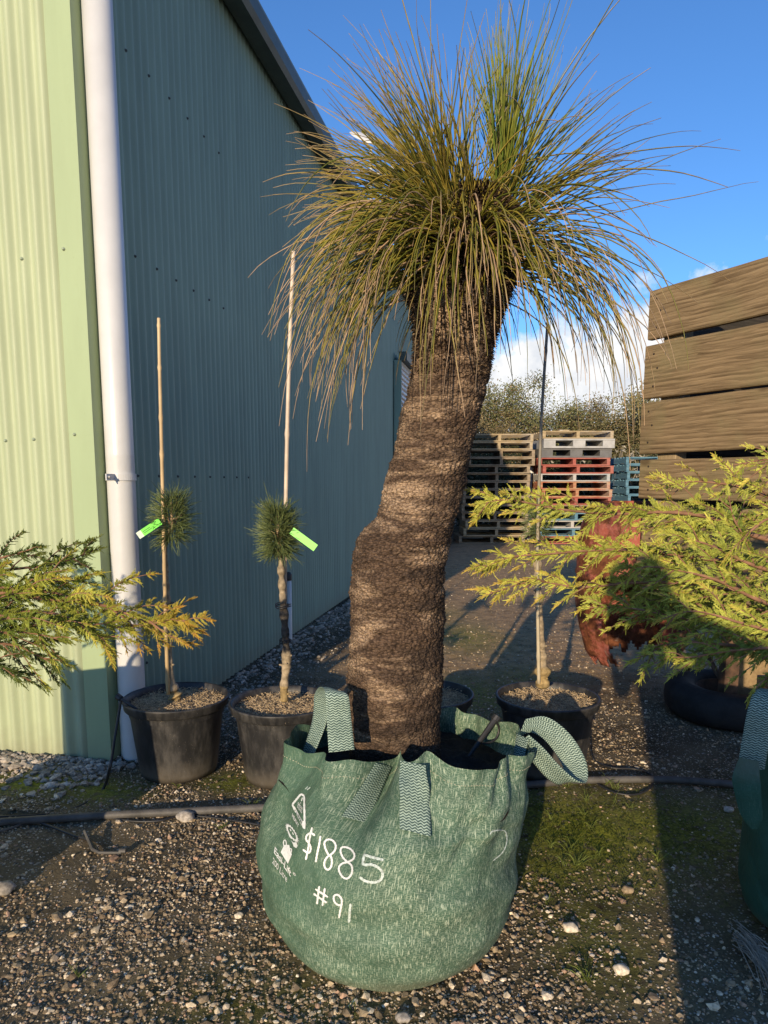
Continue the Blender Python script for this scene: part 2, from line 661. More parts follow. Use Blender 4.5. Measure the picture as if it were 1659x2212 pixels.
M = {}
M['ground'] = m_ground()
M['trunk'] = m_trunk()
M['bag'] = m_weave('green_woven_cloth', (0.050, 0.105, 0.066), (0.50, 0.58, 0.43))
M['bag_dark'] = m_weave('dark_green_woven_cloth', (0.018, 0.075, 0.052), (0.10, 0.20, 0.15), amount=0.45)
M['strap'] = m_strap()
M['ink'] = simple('white_marker', (0.80, 0.80, 0.76), 0.6, 0.06)
M['ink_worn'] = simple('worn_white_marker', (0.50, 0.57, 0.52), 0.7, 0.35, 160)
M['print'] = simple('white_print', (0.70, 0.72, 0.69), 0.6, 0.10, 120)
M['print_dark'] = simple('green_gap', (0.035, 0.095, 0.062), 0.7, 0.1)
M['stitch'] = simple('cream_thread', (0.50, 0.48, 0.34), 0.8, 0.2)
M['soil'] = simple('potting_mix', (0.020, 0.014, 0.010), 0.95, 0.5, 40, 1.0, 80)
M['leaf'] = attr_mat('grass_leaf', 0.42, 0.45, 0.30)
M['conifer'] = attr_mat('conifer_spray', 0.6, 0.25, 0.20)
M['needle'] = attr_mat('pine_needle', 0.5, 0.3, 0.10)
M['twig'] = attr_mat('twig_bark', 0.85, 0.2)
M['fibre'] = attr_mat('coir_fibre', 0.9, 0.15)
M['stone'] = attr_mat('gravel_stone', 0.9, 0.2, 0, 0.3, 90)
M['grass'] = attr_mat('weed_blade', 0.55, 0.3, 0.25)
M['crown'] = attr_mat('tree_foliage', 0.7, 0.2, 0.15)
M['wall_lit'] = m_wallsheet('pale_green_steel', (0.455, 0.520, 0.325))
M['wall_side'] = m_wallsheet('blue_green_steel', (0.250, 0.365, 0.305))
M['flash'] = m_wallsheet('flashing_steel', (0.365, 0.460, 0.260), 0.08)
M['gutter'] = simple('dark_green_gutter', (0.062, 0.085, 0.075), 0.5, 0.2)
M['roof'] = simple('roof_steel', (0.16, 0.20, 0.18), 0.5, 0.15)
M['galv'] = simple('galvanised_sheet', (0.55, 0.57, 0.58), 0.42, 0.18, 9, metal=0.3)
M['pvc'] = simple('white_pvc', (0.64, 0.64, 0.63), 0.34, 0.04, 5, 0.05, 30)
M['screw'] = simple('screw_head', (0.30, 0.36, 0.25), 0.4, 0.1)
M['screw_dark'] = simple('dark_screw_head', (0.05, 0.065, 0.062), 0.4, 0.1)
M['steel'] = simple('zinc_steel', (0.50, 0.50, 0.49), 0.4, 0.1, metal=0.5)


def m_pot():
    t = NT('black_plastic_pot')
    co = t.coord()
    sc = t.noise(t.coord(scale=(1, 1, 0.35)), 16, 7, 0.7)
    sp = t.vor(co, 70)
    spk = t.math('MULTIPLY', t.math('SUBTRACT', 1.0, t.step(sp, 0.06, 0.11)), t.step(t.noise(co, 6, 4), 0.45, 0.6))
    c = t.mix(t.step(sc, 0.40, 0.72), (0.020, 0.020, 0.021), (0.085, 0.080, 0.075))
    c = t.mix(t.math('MULTIPLY', spk, 0.6), c, (0.30, 0.27, 0.22))
    sep = t.node('ShaderNodeSeparateXYZ')
    t.l.new(t.tc.outputs['Object'], sep.inputs[0])
    low = t.math('SUBTRACT', 1.0, t.step(t.math('ADD', sep.outputs[2], t.math('MULTIPLY', t.noise(co, 13, 6, 0.7), 0.12)), 0.06, 0.19))
    c = t.mix(t.math('MULTIPLY', low, 0.45), c, (0.19, 0.16, 0.12))
    return t.done(c, t.math('ADD', 0.34, t.math('MULTIPLY', sc, 0.3)), t.bump(sc, 0.12, 0.01), 0, 0.5)


M['pot'] = m_pot()
M['black'] = simple('black_poly_tube', (0.022, 0.022, 0.024), 0.45, 0.3, 14)
M['pipe'] = simple('weathered_poly_pipe', (0.085, 0.080, 0.074), 0.6, 0.4, 11, 0.2, 60)
M['bamboo'] = attr_mat('bamboo_cane', 0.5, 0.4, 0, 0.12, 12)
M['bark'] = attr_mat('pine_bark', 0.85, 0.2, 0, 0.35, 45)
M['tag'] = simple('fluoro_green_plastic', (0.16, 0.74, 0.045), 0.45, 0.06)
M['tag_end'] = simple('pale_tag_end', (0.62, 0.72, 0.55), 0.5, 0.15, 60)
M['tag_text'] = simple('black_print', (0.02, 0.03, 0.02), 0.6, 0.1)
M['timber'] = m_wood('weathered_brown_timber', (0.110, 0.072, 0.037), (0.365, 0.258, 0.142), (0.250, 0.215, 0.105))
M['timber_shade'] = m_wood('shade_dark_timber', (0.030, 0.026, 0.022), (0.075, 0.062, 0.048), (0.05, 0.045, 0.03))  # inner boards coloured dark so the crate gaps read as shade
M['timber_end'] = m_wood('raw_timber', (0.26, 0.19, 0.11), (0.42, 0.32, 0.20))
M['rust'] = m_rust()
M['tyre'] = simple('old_tyre_rubber', (0.022, 0.021, 0.021), 0.8, 0.35, 12, 0.4, 40)
M['iron'] = simple('rusty_iron', (0.10, 0.055, 0.032), 0.8, 0.5, 18, 0.4, 40)
M['tan_paint'] = simple('ochre_steel', (0.26, 0.18, 0.09), 0.7, 0.4, 14, 0.3, 40)
M['nail'] = simple('rusty_nail', (0.035, 0.024, 0.018), 0.7, 0.2)


def pal(name, a, b, w=(0.50, 0.47, 0.42)):
    t = NT(name)
    co = t.coord()
    n = t.noise(t.coord(scale=(1, 1, 4)), 5, 6, 0.7)
    n2 = t.noise(co, 2.0, 5, 0.65)
    c = t.mix(t.step(n, 0.35, 0.65), a, b)
    c = t.mix(t.math('MULTIPLY', t.step(n2, 0.52, 0.66), 0.55), c, w)
    return t.done(c, 0.85, t.bump(n, 0.3, 0.01), 0, 0.2)


M['pal_wood'] = pal('pallet_timber', (0.20, 0.145, 0.09), (0.34, 0.26, 0.17), (0.42, 0.36, 0.28))
M['pal_pale'] = pal('pale_pallet_timber', (0.33, 0.25, 0.14), (0.46, 0.36, 0.22))
M['pal_red'] = pal('red_pallet_paint', (0.32, 0.085, 0.065), (0.42, 0.140, 0.110), (0.44, 0.24, 0.19))
M['pal_redtan'] = pal('worn_red_pallet_paint', (0.38, 0.10, 0.06), (0.46, 0.30, 0.17))
M['pal_blue'] = pal('blue_pallet_paint', (0.085, 0.185, 0.255), (0.135, 0.26, 0.33), (0.32, 0.36, 0.37))
M['pal_white'] = pal('whitewashed_pallet', (0.40, 0.41, 0.40), (0.50, 0.46, 0.42), (0.25, 0.38, 0.44))
M['plas_grey'] = simple('grey_pallet_plastic', (0.40, 0.40, 0.39), 0.6, 0.2, 5)
M['plas_dark'] = simple('charcoal_pallet_plastic', (0.13, 0.13, 0.13), 0.6, 0.2, 5)
M['skin'] = simple('skin', (0.45, 0.28, 0.20), 0.5, 0.1)
M['jacket'] = simple('dark_jacket', (0.03, 0.035, 0.05), 0.8, 0.2)
M['hair'] = simple('brown_hair', (0.04, 0.025, 0.015), 0.6, 0.3)

# ------------------------------------------------------------------ ground
def axis_steps(lo, hi, fine, far):
    core = np.arange(lo, hi + fine / 2, fine)
    out, x, s = [], hi, fine
    while x < far:
        s *= 1.22
        x += s
        out.append(x)
    inn, x, s = [], lo, fine
    while x > -far:
        s *= 1.22
        x -= s
        inn.append(x)
    return np.array(inn[::-1] + list(core) + out)


SHC = np.array([-1.375, 3.45])                  # the near corner of the shed
SHD = np.array([math.sin(R(10.4)), math.cos(R(10.4))])
SHN = np.array([SHD[1], -SHD[0]])               # outward from the long wall


def shed_pt(s, n, z):
    """s along the long wall, n outward from it"""
    p = SHC + SHD * s + SHN * n
    return np.array([p[0], p[1], z])


MOSS = [(0.80, 2.72, 0.34, 0.42, 1.0), (1.1, 2.75, 0.5, 0.35, 0.8), (0.62, 2.45, 0.2, 0.2, 0.7), (-1.62, 3.18, 0.22, 0.16, 1.0), (-1.28, 3.10, 0.2, 0.14, 0.8),
        (0.75, 6.4, 0.35, 0.7, 0.6), (1.0, 5.0, 0.35, 0.4, 0.4), (0.5, 7.6, 0.4, 0.5, 0.4), (-0.72, 3.22, 0.14, 0.12, 0.8), (0.65, 2.05, 0.2, 0.3, 0.45),
        (-0.3, 1.75, 0.4, 0.2, 0.25), (0.55, 4.6, 0.4, 0.5, 0.6), (1.6, 2.6, 0.6, 0.5, 0.5)]


def moss_at(x, y):
    m = np.zeros_like(x)
    for cx, cy, a, b, w in MOSS:
        m = np.maximum(m, w * np.exp(-(((x - cx) / a) ** 2 + ((y - cy) / b) ** 2) * 1.1))
    return m


def ground_h(x, y):
    near = np.clip(1 - np.maximum(np.abs(x) - 2.6, 0) / 1.5, 0, 1) * np.clip(1 - np.maximum(np.abs(y - 3.5) - 3.2, 0) / 1.5, 0, 1)
    h = np.zeros_like(x)
    for k, (fx, fy, a, p) in enumerate([(5.1, 3.3, .004, 0), (9.7, 12.3, .003, 1), (23, 17, .0022, 2), (31, 41, .0016, 3), (57, 49, .0012, 4)]):
        h += a * np.sin(fx * x + p + 1.7 * np.sin(fy * 0.6 * y + p)) * np.sin(fy * y + 2 * p + 1.3 * np.sin(fx * 0.5 * x))
    # cobbles banked against the shed
    d = (np.stack([x, y], -1) - SHC) @ SHN
    s = (np.stack([x, y], -1) - SHC) @ SHD
    h += 0.02 * np.exp(-np.clip(d, 0, 9) / 0.25) * (s > -0.6)
    return h * near - 0.004


xs = axis_steps(-3.0, 3.0, 0.022, 900)
ys = axis_steps(1.2, 6.6, 0.022, 900)
X, Y = np.meshgrid(xs, ys)
G = np.stack([X, Y, ground_h(X, Y)], -1)
g = MB().grid(G)
ground = g.build('ground', M['ground'], smooth_=True)
tag(ground, kind='structure')
ma = ground.data.attributes.new('moss', 'FLOAT', 'POINT')
ma.data.foreach_set('value', moss_at(X, Y).astype(np.float32).ravel())
yd = ground.data.attributes.new('yard', 'FLOAT', 'POINT')          # tan yard beyond the pots, with sun warmth painted into its colour
dsh = (np.stack([X, Y], -1) - SHC) @ SHN
yd.data.foreach_set('value', (smooth(Y, 4.0, 5.6) * smooth(dsh, .35, .9)).astype(np.float32).ravel())

# ------------------------------------------------------------------ shed
shed = thing('shed', (SHC[0], SHC[1], 0), 'tall corrugated steel shed with pale green sunlit end and blue-green shaded side', 'shed')
EAVE = 4.62
PITCHC = 0.076


def corrugated(s0, s1, base, dirv, out, z0, z1, amp=0.0105, pitch=PITCHC, per=10):
    n = int((s1 - s0) / pitch * per) + 1
    s = np.linspace(s0, s1, n)
    a = amp * np.cos(2 * np.pi * s / pitch)
    zz0 = np.broadcast_to(z0(s) if callable(z0) else z0, s.shape)
    zz1 = np.broadcast_to(z1(s) if callable(z1) else z1, s.shape)
    P = np.zeros((2, n, 3))
    for k, zz in enumerate((zz0, zz1)):
        P[k, :, 0] = base[0] + dirv[0] * s + out[0] * a
        P[k, :, 1] = base[1] + dirv[1] * s + out[1] * a
        P[k, :, 2] = zz
    return P


SHL = 11.2                                       # length of the long side that is seen
mb = MB().grid(corrugated(0.03, SHL, SHC, SHD, SHN, 0.02, EAVE))
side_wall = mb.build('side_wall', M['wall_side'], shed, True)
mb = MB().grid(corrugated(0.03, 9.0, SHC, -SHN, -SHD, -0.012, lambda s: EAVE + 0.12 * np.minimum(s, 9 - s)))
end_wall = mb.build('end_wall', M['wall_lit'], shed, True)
mb = MB()
far = lambda s, n, z: shed_pt(s, n, z)
mb.add([far(SHL, 0, 0), far(SHL, -9, 0), far(SHL, -9, EAVE), far(SHL, -4.5, EAVE + .54), far(SHL, 0, EAVE)], [(0, 1, 2, 3, 4)])
mb.add([far(0, -9, 0), far(SHL, -9, 0), far(SHL, -9, EAVE), far(0, -9, EAVE)], [(0, 1, 2, 3)])
mb.build('back_wall', M['wall_side'], shed)
mb = MB()
for n0, n1, za, zb in ((0.16, -4.5, EAVE + 0.0, EAVE + .56), (-4.5, -9.2, EAVE + .56, EAVE - .03)):
    mb.add([far(-.1, n0, za), far(SHL + .1, n0, za), far(SHL + .1, n1, zb), far(-.1, n1, zb),
            far(-.1, n0, za + .03), far(SHL + .1, n0, za + .03), far(SHL + .1, n1, zb + .03), far(-.1, n1, zb + .03)],
           [(0, 1, 2, 3), (7, 6, 5, 4), (0, 4, 5, 1), (1, 5, 6, 2), (2, 6, 7, 3), (3, 7, 4, 0)])
mb.build('roof', M['roof'], shed)
# quad gutter along the long side
prof = [(0.012, 4.50), (0.012, 4.60), (0.017, 4.60), (0.017, 4.505), (0.135, 4.505), (0.150, 4.54), (0.150, 4.625), (0.165, 4.625), (0.165, 4.53), (0.142, 4.49), (0.03, 4.49)]
P = np.array([[far(s, n, z) for n, z in prof + prof[:1]] for s in (-0.12, SHL + 0.02)])
gut = MB().grid(P).build('gutter', M['gutter'], shed)
# corner flashing: two folded faces
fl = MB()
w1, w2 = 0.115, 0.075
cz0, cz1 = -0.02, EAVE
o_ = 0.013
pts2 = [(-o_ - .0, -w1), (-o_, o_), (w2, o_), (w2, o_ - .004), (-o_ + .004, o_ - .004), (-o_ + .004, -w1)]
P = np.array([[far(s, n, z) for s, n in pts2 + pts2[:1]] for z in (cz0, cz1)])
fl.grid(P)
fl.build('corner_flashing', M['flash'], shed, False)


def dome(r, h, seg=10):
    pr = [(r * 1.5, 0), (r * 1.5, h * .25), (r, h * .3), (r, h * .85), (r * .75, h), (0.0005, h)]
    return MB().lathe(pr, seg=seg)


def oriented(mb, at, zdir):
    zdir = np.asarray(zdir, float) / np.linalg.norm(zdir)
    x = np.cross([0, 0, 1.0], zdir)
    x = x / np.linalg.norm(x) if np.linalg.norm(x) > 1e-6 else np.array([1, 0, 0.])
    y = np.cross(zdir, x)
    Mx = np.stack([x, y, zdir], -1)
    return [v @ Mx.T + np.asarray(at) for v in mb.v]


screw0 = None


def put_screw(at, zdir, mat, parent):
    d = dome(0.0055, 0.009)
    d.v = oriented(d, at, zdir)
    return d.build('screw', mat, parent, True)


n3 = np.array([SHN[0], SHN[1], 0])
d3 = np.array([SHD[0], SHD[1], 0])
for z, k0, cnt, stp in ((3.52, 3, 7, 3), (2.55, 3, 7, 3), (1.43, 2, 9, 3), (0.42, 2, 4, 3)):
    for k in range(cnt):
        put_screw(far((k0 + k * stp) * PITCHC, 0.009, z), n3, M['screw_dark'], side_wall)
for s, z in ((.28, 2.42), (.28, 1.60), (.43, 1.595), (.43, .42), (.28, .415), (.58, 1.59)):
    k = round(s / PITCHC)
    p = SHC - SHN * k * PITCHC - SHD * 0.009
    put_screw((p[0], p[1], z), -d3, M['screw'], end_wall)
for z in (2.45, 1.62):
    p = SHC - SHN * 0.085 - SHD * 0.013
    put_screw((p[0], p[1], z), -d3, M['screw'], end_wall)

# lower lean-to further along, horizontal galvanised sheets under a dark gutter
LT0, LTH = 8.42, 3.30
zz = np.arange(0, LTH, 0.0076)
P = np.zeros((len(zz), 2, 3))
for j, s in enumerate((LT0, LT0 + 9)):
    for i, z in enumerate(zz):
        P[i, j] = far(s, 0.13 + 0.009 * math.cos(2 * math.pi * z / 0.076), z)
leanto = thing('lean_to', tuple(far(LT0, 0.1, 0)), 'low lean-to of ribbed galvanised sheets, half hidden behind the grass tree trunk', 'lean-to')
MB().grid(P).build('ribbed_wall', M['galv'], leanto, True)
mb = MB()
rotm = np.stack([d3, n3, [0, 0, 1]], -1)
mb.box(far(LT0 - 0.012, 0.078, LTH / 2), (0.03, 0.115, LTH), rotm)
mb.build('corner_trim', M['wall_side'], leanto)
mb = MB()
mb.box(far(LT0 + 4.5, 0.16, LTH + 0.06), (9.06, 0.13, 0.13), rotm)
mb.build('gutter', M['gutter'], leanto)
mb = MB()
mb.box(far(LT0 + 7, -2.5, LTH / 2 - .02), (3.0, 5.0, LTH), rotm)
mb.build('back_wall', M['wall_side'], leanto)

# downpipe
pc = shed_pt(0.085, 0.085, 0)
dp = MB().lathe([(0.066, 0.005), (0.066, 1.52), (0.0665, 1.525), (0.066, 1.53), (0.066, 4.49), (0.06, 4.49), (0.06, 0.005)], (pc[0], pc[1], 0), 40)
downpipe = dp.build('downpipe', M['pvc'], shed, True)
br = MB().lathe([(0.0665, 1.405), (0.0715, 1.405), (0.0715, 1.437), (0.0665, 1.437)], (pc[0], pc[1], 0), 40)
br.box(shed_pt(0.02, 0.098, 1.421) - d3 * 0.035 - n3 * 0.005, (0.085, 0.004, 0.030), np.stack([d3, n3, [0, 0, 1]], -1))
brk = br.build('pipe_bracket', M['pvc'], downpipe)
put_screw(shed_pt(0.0, 0.096, 1.421) - d3 * 0.04, n3 - d3 * .2, M['steel'], brk)
p2 = shed_pt(2.78, 0.045, 0)
MB().lathe([(0.024, 0.0), (0.024, 0.56), (0.018, 0.56)], (p2[0], p2[1], 0), 20).build('drain_pipe', M['pvc'], shed, True)
MB().lathe([(0.027, 0.55), (0.030, 0.60), (0.018, 0.62), (0.001, 0.625)], (p2[0], p2[1], 0), 20).build('pipe_cap', M['black'], shed, True)

# ------------------------------------------------------------------ grow bag
BX, BY = 0.012, 2.155


def bag_surface(th, t, seed=0):
    """th: angle from the camera side (-y) toward +x; t 0..1 up the cloth"""
    z_top = 0.600 + 0.030 * np.cos(th) + 0.012 * np.sin(3 * th + .6) + 0.008 * np.sin(7 * th + 1.0) + 0.004 * np.sin(17 * th)
    z_top = z_top + 0.012 * np.exp(-((th - 0.12) / 0.14) ** 2) - 0.030 * np.exp(-((th + 0.42) / 0.16) ** 2)
    z = t * z_top
    tz = np.array([0, .02, .07, .16, .30, .45, .60, .75, .88, 1.0])
    tr = np.array([.335, .352, .372, .393, .410, .412, .404, .390, .374, .366])
    r = np.interp(t, tz, tr)
    r = r * (1 + 0.012 * np.sin(2 * th + .4) + 0.010 * np.sin(3 * th + 1.2))
    up = smooth(t, .50, 1.0)
    r = r - 0.205 * np.exp(-((th + 0.33) / 0.25) ** 2) * smooth(t, .56, 1.0) ** 1.25 - 0.05 * np.exp(-((th + 0.55) / 0.5) ** 2) * smooth(t, .7, 1.0)
    r = r + 0.020 * np.exp(-((th + 0.72) / 0.20) ** 2) * up
    r = r - 0.030 * np.exp(-((th + 1.02) / 0.13) ** 2) * up
    r = r + 0.016 * np.exp(-((th + 1.35) / 0.2) ** 2) * up
    r = r - 0.060 * np.exp(-((th - 0.16) / 0.14) ** 2) * smooth(t, .66, 1.0)
    r = r + 0.012 * np.sin(9 * th + 3 * t) * up + 0.007 * np.sin(15 * th - 5 * t + 2) * smooth(t, .4, .95)
    r = r + 0.0045 * np.sin(23 * th + 9 * t) * smooth(t, .45, 1.0) + 0.004 * np.sin(31 * th - 13 * t + 1) * smooth(t, .62, 1.0)
    r = r - 0.016 * np.exp(-((th - .75 + .9 * (1 - t)) / .07) ** 2) * smooth(t, .45, .8) - 0.012 * np.exp(-((th + .95 - .8 * (1 - t)) / .06) ** 2) * smooth(t, .35, .7)
    r = r + 0.010 * np.exp(-((t - .62 - .10 * np.sin(1.6 * th + .5)) / .025) ** 2) * np.exp(-((th - .5) / .7) ** 2)
    # slack creases that run slantwise down the cloth
    r = r + 0.006 * np.sin(4 * th + 14 * t) * smooth(t, .2, .5) + 0.003 * np.sin(6.5 * th - 21 * t + 1) + 0.0035 * np.sin(3 * th + 30 * t) * smooth(t, .05, .2)
    r = r - 0.010 * np.exp(-((t - 0.035) / 0.03) ** 2) * (0.6 + 0.4 * np.sin(5 * th))
    cx = BX + 0.075 * smooth(t, .45, 1.0)
    cy = BY + 0.03 * smooth(t, .5, 1.0)
    return np.stack([cx + r * np.sin(th), cy - r * np.cos(th), z - 0.004 + 0.003 * np.sin(3 * th) * (1 - t)], -1)


def cloth(fn, nt=90, nth=420, seg=(-math.pi, math.pi), r0=.4, zsc=.6):
    th = np.linspace(seg[0], seg[1], nth)
    t = np.linspace(0, 1, nt) ** 0.85
    TH, TT = np.meshgrid(th, t)
    return fn(TH, TT), np.stack([TH * r0, TT * zsc], -1)


bag = thing('grow_bag', (BX, BY, 0), 'large pale green woven grow bag priced in white marker, holding the big grass tree', 'grow bag')
P, UVb = cloth(bag_surface)
mb = MB().grid(P, uv=UVb)
bag_body = mb.build('bag_body', M['bag'], bag, True)
bvh = BVHTree.FromPolygons([Vector(x) for x in np.vstack(mb.v)], [tuple(f) for fa in mb.f for f in fa])
# inner side of the rim
th = np.linspace(-math.pi, math.pi, 420)
tt = np.linspace(1.0, 0.70, 16)
TH, TT = np.meshgrid(th, tt)
Pi = bag_surface(TH, TT)
cen = np.array([BX + .06, BY + .02, 0])
dirn = Pi - cen
dirn[..., 2] = 0
dirn /= np.linalg.norm(dirn, axis=-1, keepdims=True)
Pi = Pi - dirn * np.linspace(0.0004, 0.006, 16)[:, None, None]
MB().grid(Pi, uv=np.stack([TH * .4, TT * .6], -1)).build('bag_lining', M['bag'], bag, True)
# soil
rr = np.linspace(0, 1, 26)
TH, RR = np.meshgrid(np.linspace(-math.pi, math.pi, 160), rr)
edge = bag_surface(TH, np.full_like(TH, 0.80))
Ps = cen * (1 - RR[..., None]) + edge * RR[..., None]
Ps[..., 2] = 0.475 + 0.012 * np.sin(TH * 3) * RR
for idx in np.ndindex(Ps.shape[:2]):
    p = Ps[idx]
    Ps[idx][2] += 0.020 * fbm((p[0] * 14, p[1] * 14, 3.0))
MB().grid(Ps).build('potting_mix', M['soil'], bag, True)
# hem stitches
for tq in (0.93,):
    th = np.linspace(-math.pi, math.pi, 560)
    pa = bag_surface(th, np.full_like(th, tq))
    dn = pa - cen
    dn[:, 2] = 0
    dn /= np.linalg.norm(dn, axis=1, keepdims=True)
    pa = pa + dn * 0.0012
    A = pa[0::2][:-1]
    B_ = pa[1::2]
    n = min(len(A), len(B_))
    st = np.stack([A[:n], A[:n] + (B_[:n] - A[:n]) * .8 + np.array([0, 0, .0004])], 1)
    MB().strands(st, np.full((n, 2), 0.0011), 4).build('hem_stitching', M['stitch'], bag)


def on_bag(u, v, off=0.0015):
    d = ray(u, v)
    loc, nor, idx, dist = bvh.ray_cast(Vector(CAMP), Vector(d / np.linalg.norm(d)))
    if loc is None:
        return None, None
    if nor.dot(Vector(d)) > 0:
        nor = -nor
    return np.array(loc + nor * off), np.array(nor)


def bag_stroke(mb, pts, w, off=0.0016):
    """marker stroke drawn on the cloth, w in picture units"""
    pts = resample(pts, max(8, len(pts) * 7))
    L, Rg = [], []
    n = len(pts)
    for i, p in enumerate(pts):
        a, b = pts[max(0, i - 1)], pts[min(n - 1, i + 1)]
        tdir = (b - a) / (np.linalg.norm(b - a) + 1e-9)
        nrm = np.array([-tdir[1], tdir[0]])
        ww = w * (0.86 + 0.14 * math.sin(i * 1.7 + pts[0][0]))
        if i in (0, n - 1):
            ww *= 0.6
        l, _ = on_bag(*(p + nrm * ww / 2), off)
        r_, _ = on_bag(*(p - nrm * ww / 2), off)
        if l is None or r_ is None:
            continue
        L.append(l)
        Rg.append(r_)
    if len(L) > 1:
        mb.grid(np.array([L, Rg]))


def Z4(pts):
    return np.array([(561.6 + x * .1823, 1674 + y * .1823) for x, y in pts])


def bag_poly(mb, polys, off=0.0016, sub=3):
    """filled shape (list of picture points) laid on the cloth"""
    bm = bmesh.new()
    vs = [bm.verts.new((x, y, 0)) for x, y in polys]
    bm.faces.new(vs)
    bmesh.ops.triangulate(bm, faces=bm.faces[:])
    bmesh.ops.subdivide_edges(bm, edges=bm.edges[:], cuts=sub, use_grid_fill=True)
    bmesh.ops.triangulate(bm, faces=bm.faces[:])
    put_flat(mb, [(v.co.x, v.co.y) for v in bm.verts], [[v.index for v in f.verts] for f in bm.faces] if not bm.verts.index_update() else [], off)
    bm.free()


def put_flat(mb, pts, faces, off):
    out, ok = [], {}
    for i, (x, y) in enumerate(pts):
        p, _ = on_bag(x, y, off)
        if p is not None:
            ok[i] = len(out)
            out.append(p)
    fs = [[ok[i] for i in f] for f in faces if all(i in ok for i in f)]
    if fs:
        mb.add(out, np.array(fs))


def text_shape(txt, bold=False):
    cu = bpy.data.curves.new('t', 'FONT')
    cu.body = txt
    cu.size = 1.0
    if bold:
        cu.offset = 0.018
    ob = bpy.data.objects.new('t', cu)
    COL.objects.link(ob)
    dg = bpy.context.evaluated_depsgraph_get()
    dg.update()
    me = bpy.data.meshes.new_from_object(ob.evaluated_get(dg))
    pts = [(v.co.x, v.co.y) for v in me.vertices]
    fs = []
    for p in me.polygons:
        vi = list(p.vertices)
        fs += [[vi[0], vi[k], vi[k + 1]] for k in range(1, len(vi) - 1)]
    bpy.data.objects.remove(ob)
    bpy.data.curves.remove(cu)
    bpy.data.meshes.remove(me)
    return np.array(pts), fs


def bag_text(mb, txt, start, end, up, bold=True, off=0.0018):
    """lettering: baseline start→end, up = vector of one cap height (picture units)"""
    pts, fs = text_shape(txt, bold)
    w = pts[:, 0].max()
    start, end, up = np.array(start, float), np.array(end, float), np.array(up, float)
    q = start + (pts[:, :1] / w) * (end - start) + (pts[:, 1:] / 0.70) * up
    put_flat(mb, q, fs, off)


ink, ink2 = MB(), MB()
WI = 26 * .1823
for s in ([(655, 718), (610, 690), (562, 715), (552, 765), (590, 815), (607, 865), (592, 915), (555, 915), (512, 882)],
          [(622, 622), (592, 760), (575, 870), (545, 1005)],
          [(718, 722), (702, 830), (682, 930), (665, 1032)],
          [(812, 945), (776, 870), (765, 800), (805, 765), (860, 778), (895, 830), (888, 890), (850, 935), (800, 970), (766, 1030), (770, 1090), (805, 1122), (843, 1090), (853, 1020), (840, 965), (812, 945)],
          [(1040, 1035), (985, 980), (955, 910), (965, 865), (1010, 857), (1080, 885), (1122, 945), (1108, 1000), (1040, 1035), (980, 1050), (940, 1090), (945, 1150), (985, 1210), (1035, 1228), (1080, 1190), (1098, 1130), (1085, 1070), (1040, 1035)],
          [(708, 1315), (680, 1530)], [(772, 1340), (745, 1548)], [(640, 1405), (795, 1512)], [(660, 1350), (810, 1447)],
          [(962, 1545), (912, 1528), (880, 1482), (884, 1432), (925, 1420), (966, 1460), (972, 1515), (955, 1600), (938, 1692)]):
    bag_stroke(ink if max(p[1] for p in s) < 1240 else ink2, Z4(s), WI)
w5, w1_, wt, wo = MB(), MB(), MB(), MB()
for wm, s, w in ((w5, [(1465, 1010), (1340, 980), (1232, 945)], 36), (w5, [(1238, 948), (1228, 1060), (1330, 1065), (1420, 1110), (1455, 1180), (1420, 1250), (1340, 1272), (1250, 1255), (1182, 1210)], 36),
             (w1_, [(1075, 1520), (1065, 1630), (1055, 1745)], 34), (wt, [(560, 180), (600, 150)], 14), (wt, [(540, 170), (572, 140)], 10)):
    bag_stroke(wm, Z4(s), w * .1823)
# faint old stroke on the right flank
zr = lambda L: np.array([(540 + x * .4557, 1458 + y * .4557) for x, y in L])
bag_stroke(wo, zr([(1136, 755), (1152, 740), (1205, 738), (1215, 790), (1195, 840), (1150, 880)]), 2.6)
ink.build('price_writing', M['ink'], bag)
ink2.build('number_writing', M['ink'], bag)
w5.build('worn_price_digit', M['ink_worn'], bag)
w1_.build('worn_number_digit', M['ink_worn'], bag)
wt.build('marker_scratch', M['ink_worn'], bag)
wo.build('old_marker_line', M['ink_worn'], bag)

pr, pd = MB(), MB()
tri = [(492, 218), (515, 222), (532, 250), (536, 450), (542, 655), (378, 365), (385, 340)]
for a, b in zip([(490, 228), (528, 250), (533, 640), (388, 352)], [(528, 250), (533, 640), (388, 352), (490, 228)]):
    bag_stroke(pr, Z4([a, ((a[0] + b[0]) / 2, (a[1] + b[1]) / 2), b]), 26 * .1823)
bag_poly(pr, Z4([(398, 368), (418, 375), (507, 548), (528, 545), (537, 640)]))
bag_text(pd, 'CAUTION', Z4([(412, 440)])[0], Z4([(498, 590)])[0], (1.5, -7.0), True, 0.0026)
bag_text(pr, 'HEAVY', Z4([(385, 492)])[0], Z4([(462, 628)])[0], (1.0, -8.0))
bag_stroke(pr, Z4([(508, 270), (496, 312)]), 2.4)
bag_stroke(pr, Z4([(489, 330), (486, 338)]), 2.4)
bag_text(pr, 'GROSS', Z4([(450, 345)])[0], Z4([(505, 420)])[0], (1.2, -4.5))
bag_text(pr, 'LOAD', Z4([(445, 380)])[0], Z4([(500, 460)])[0], (1.2, -4.5))
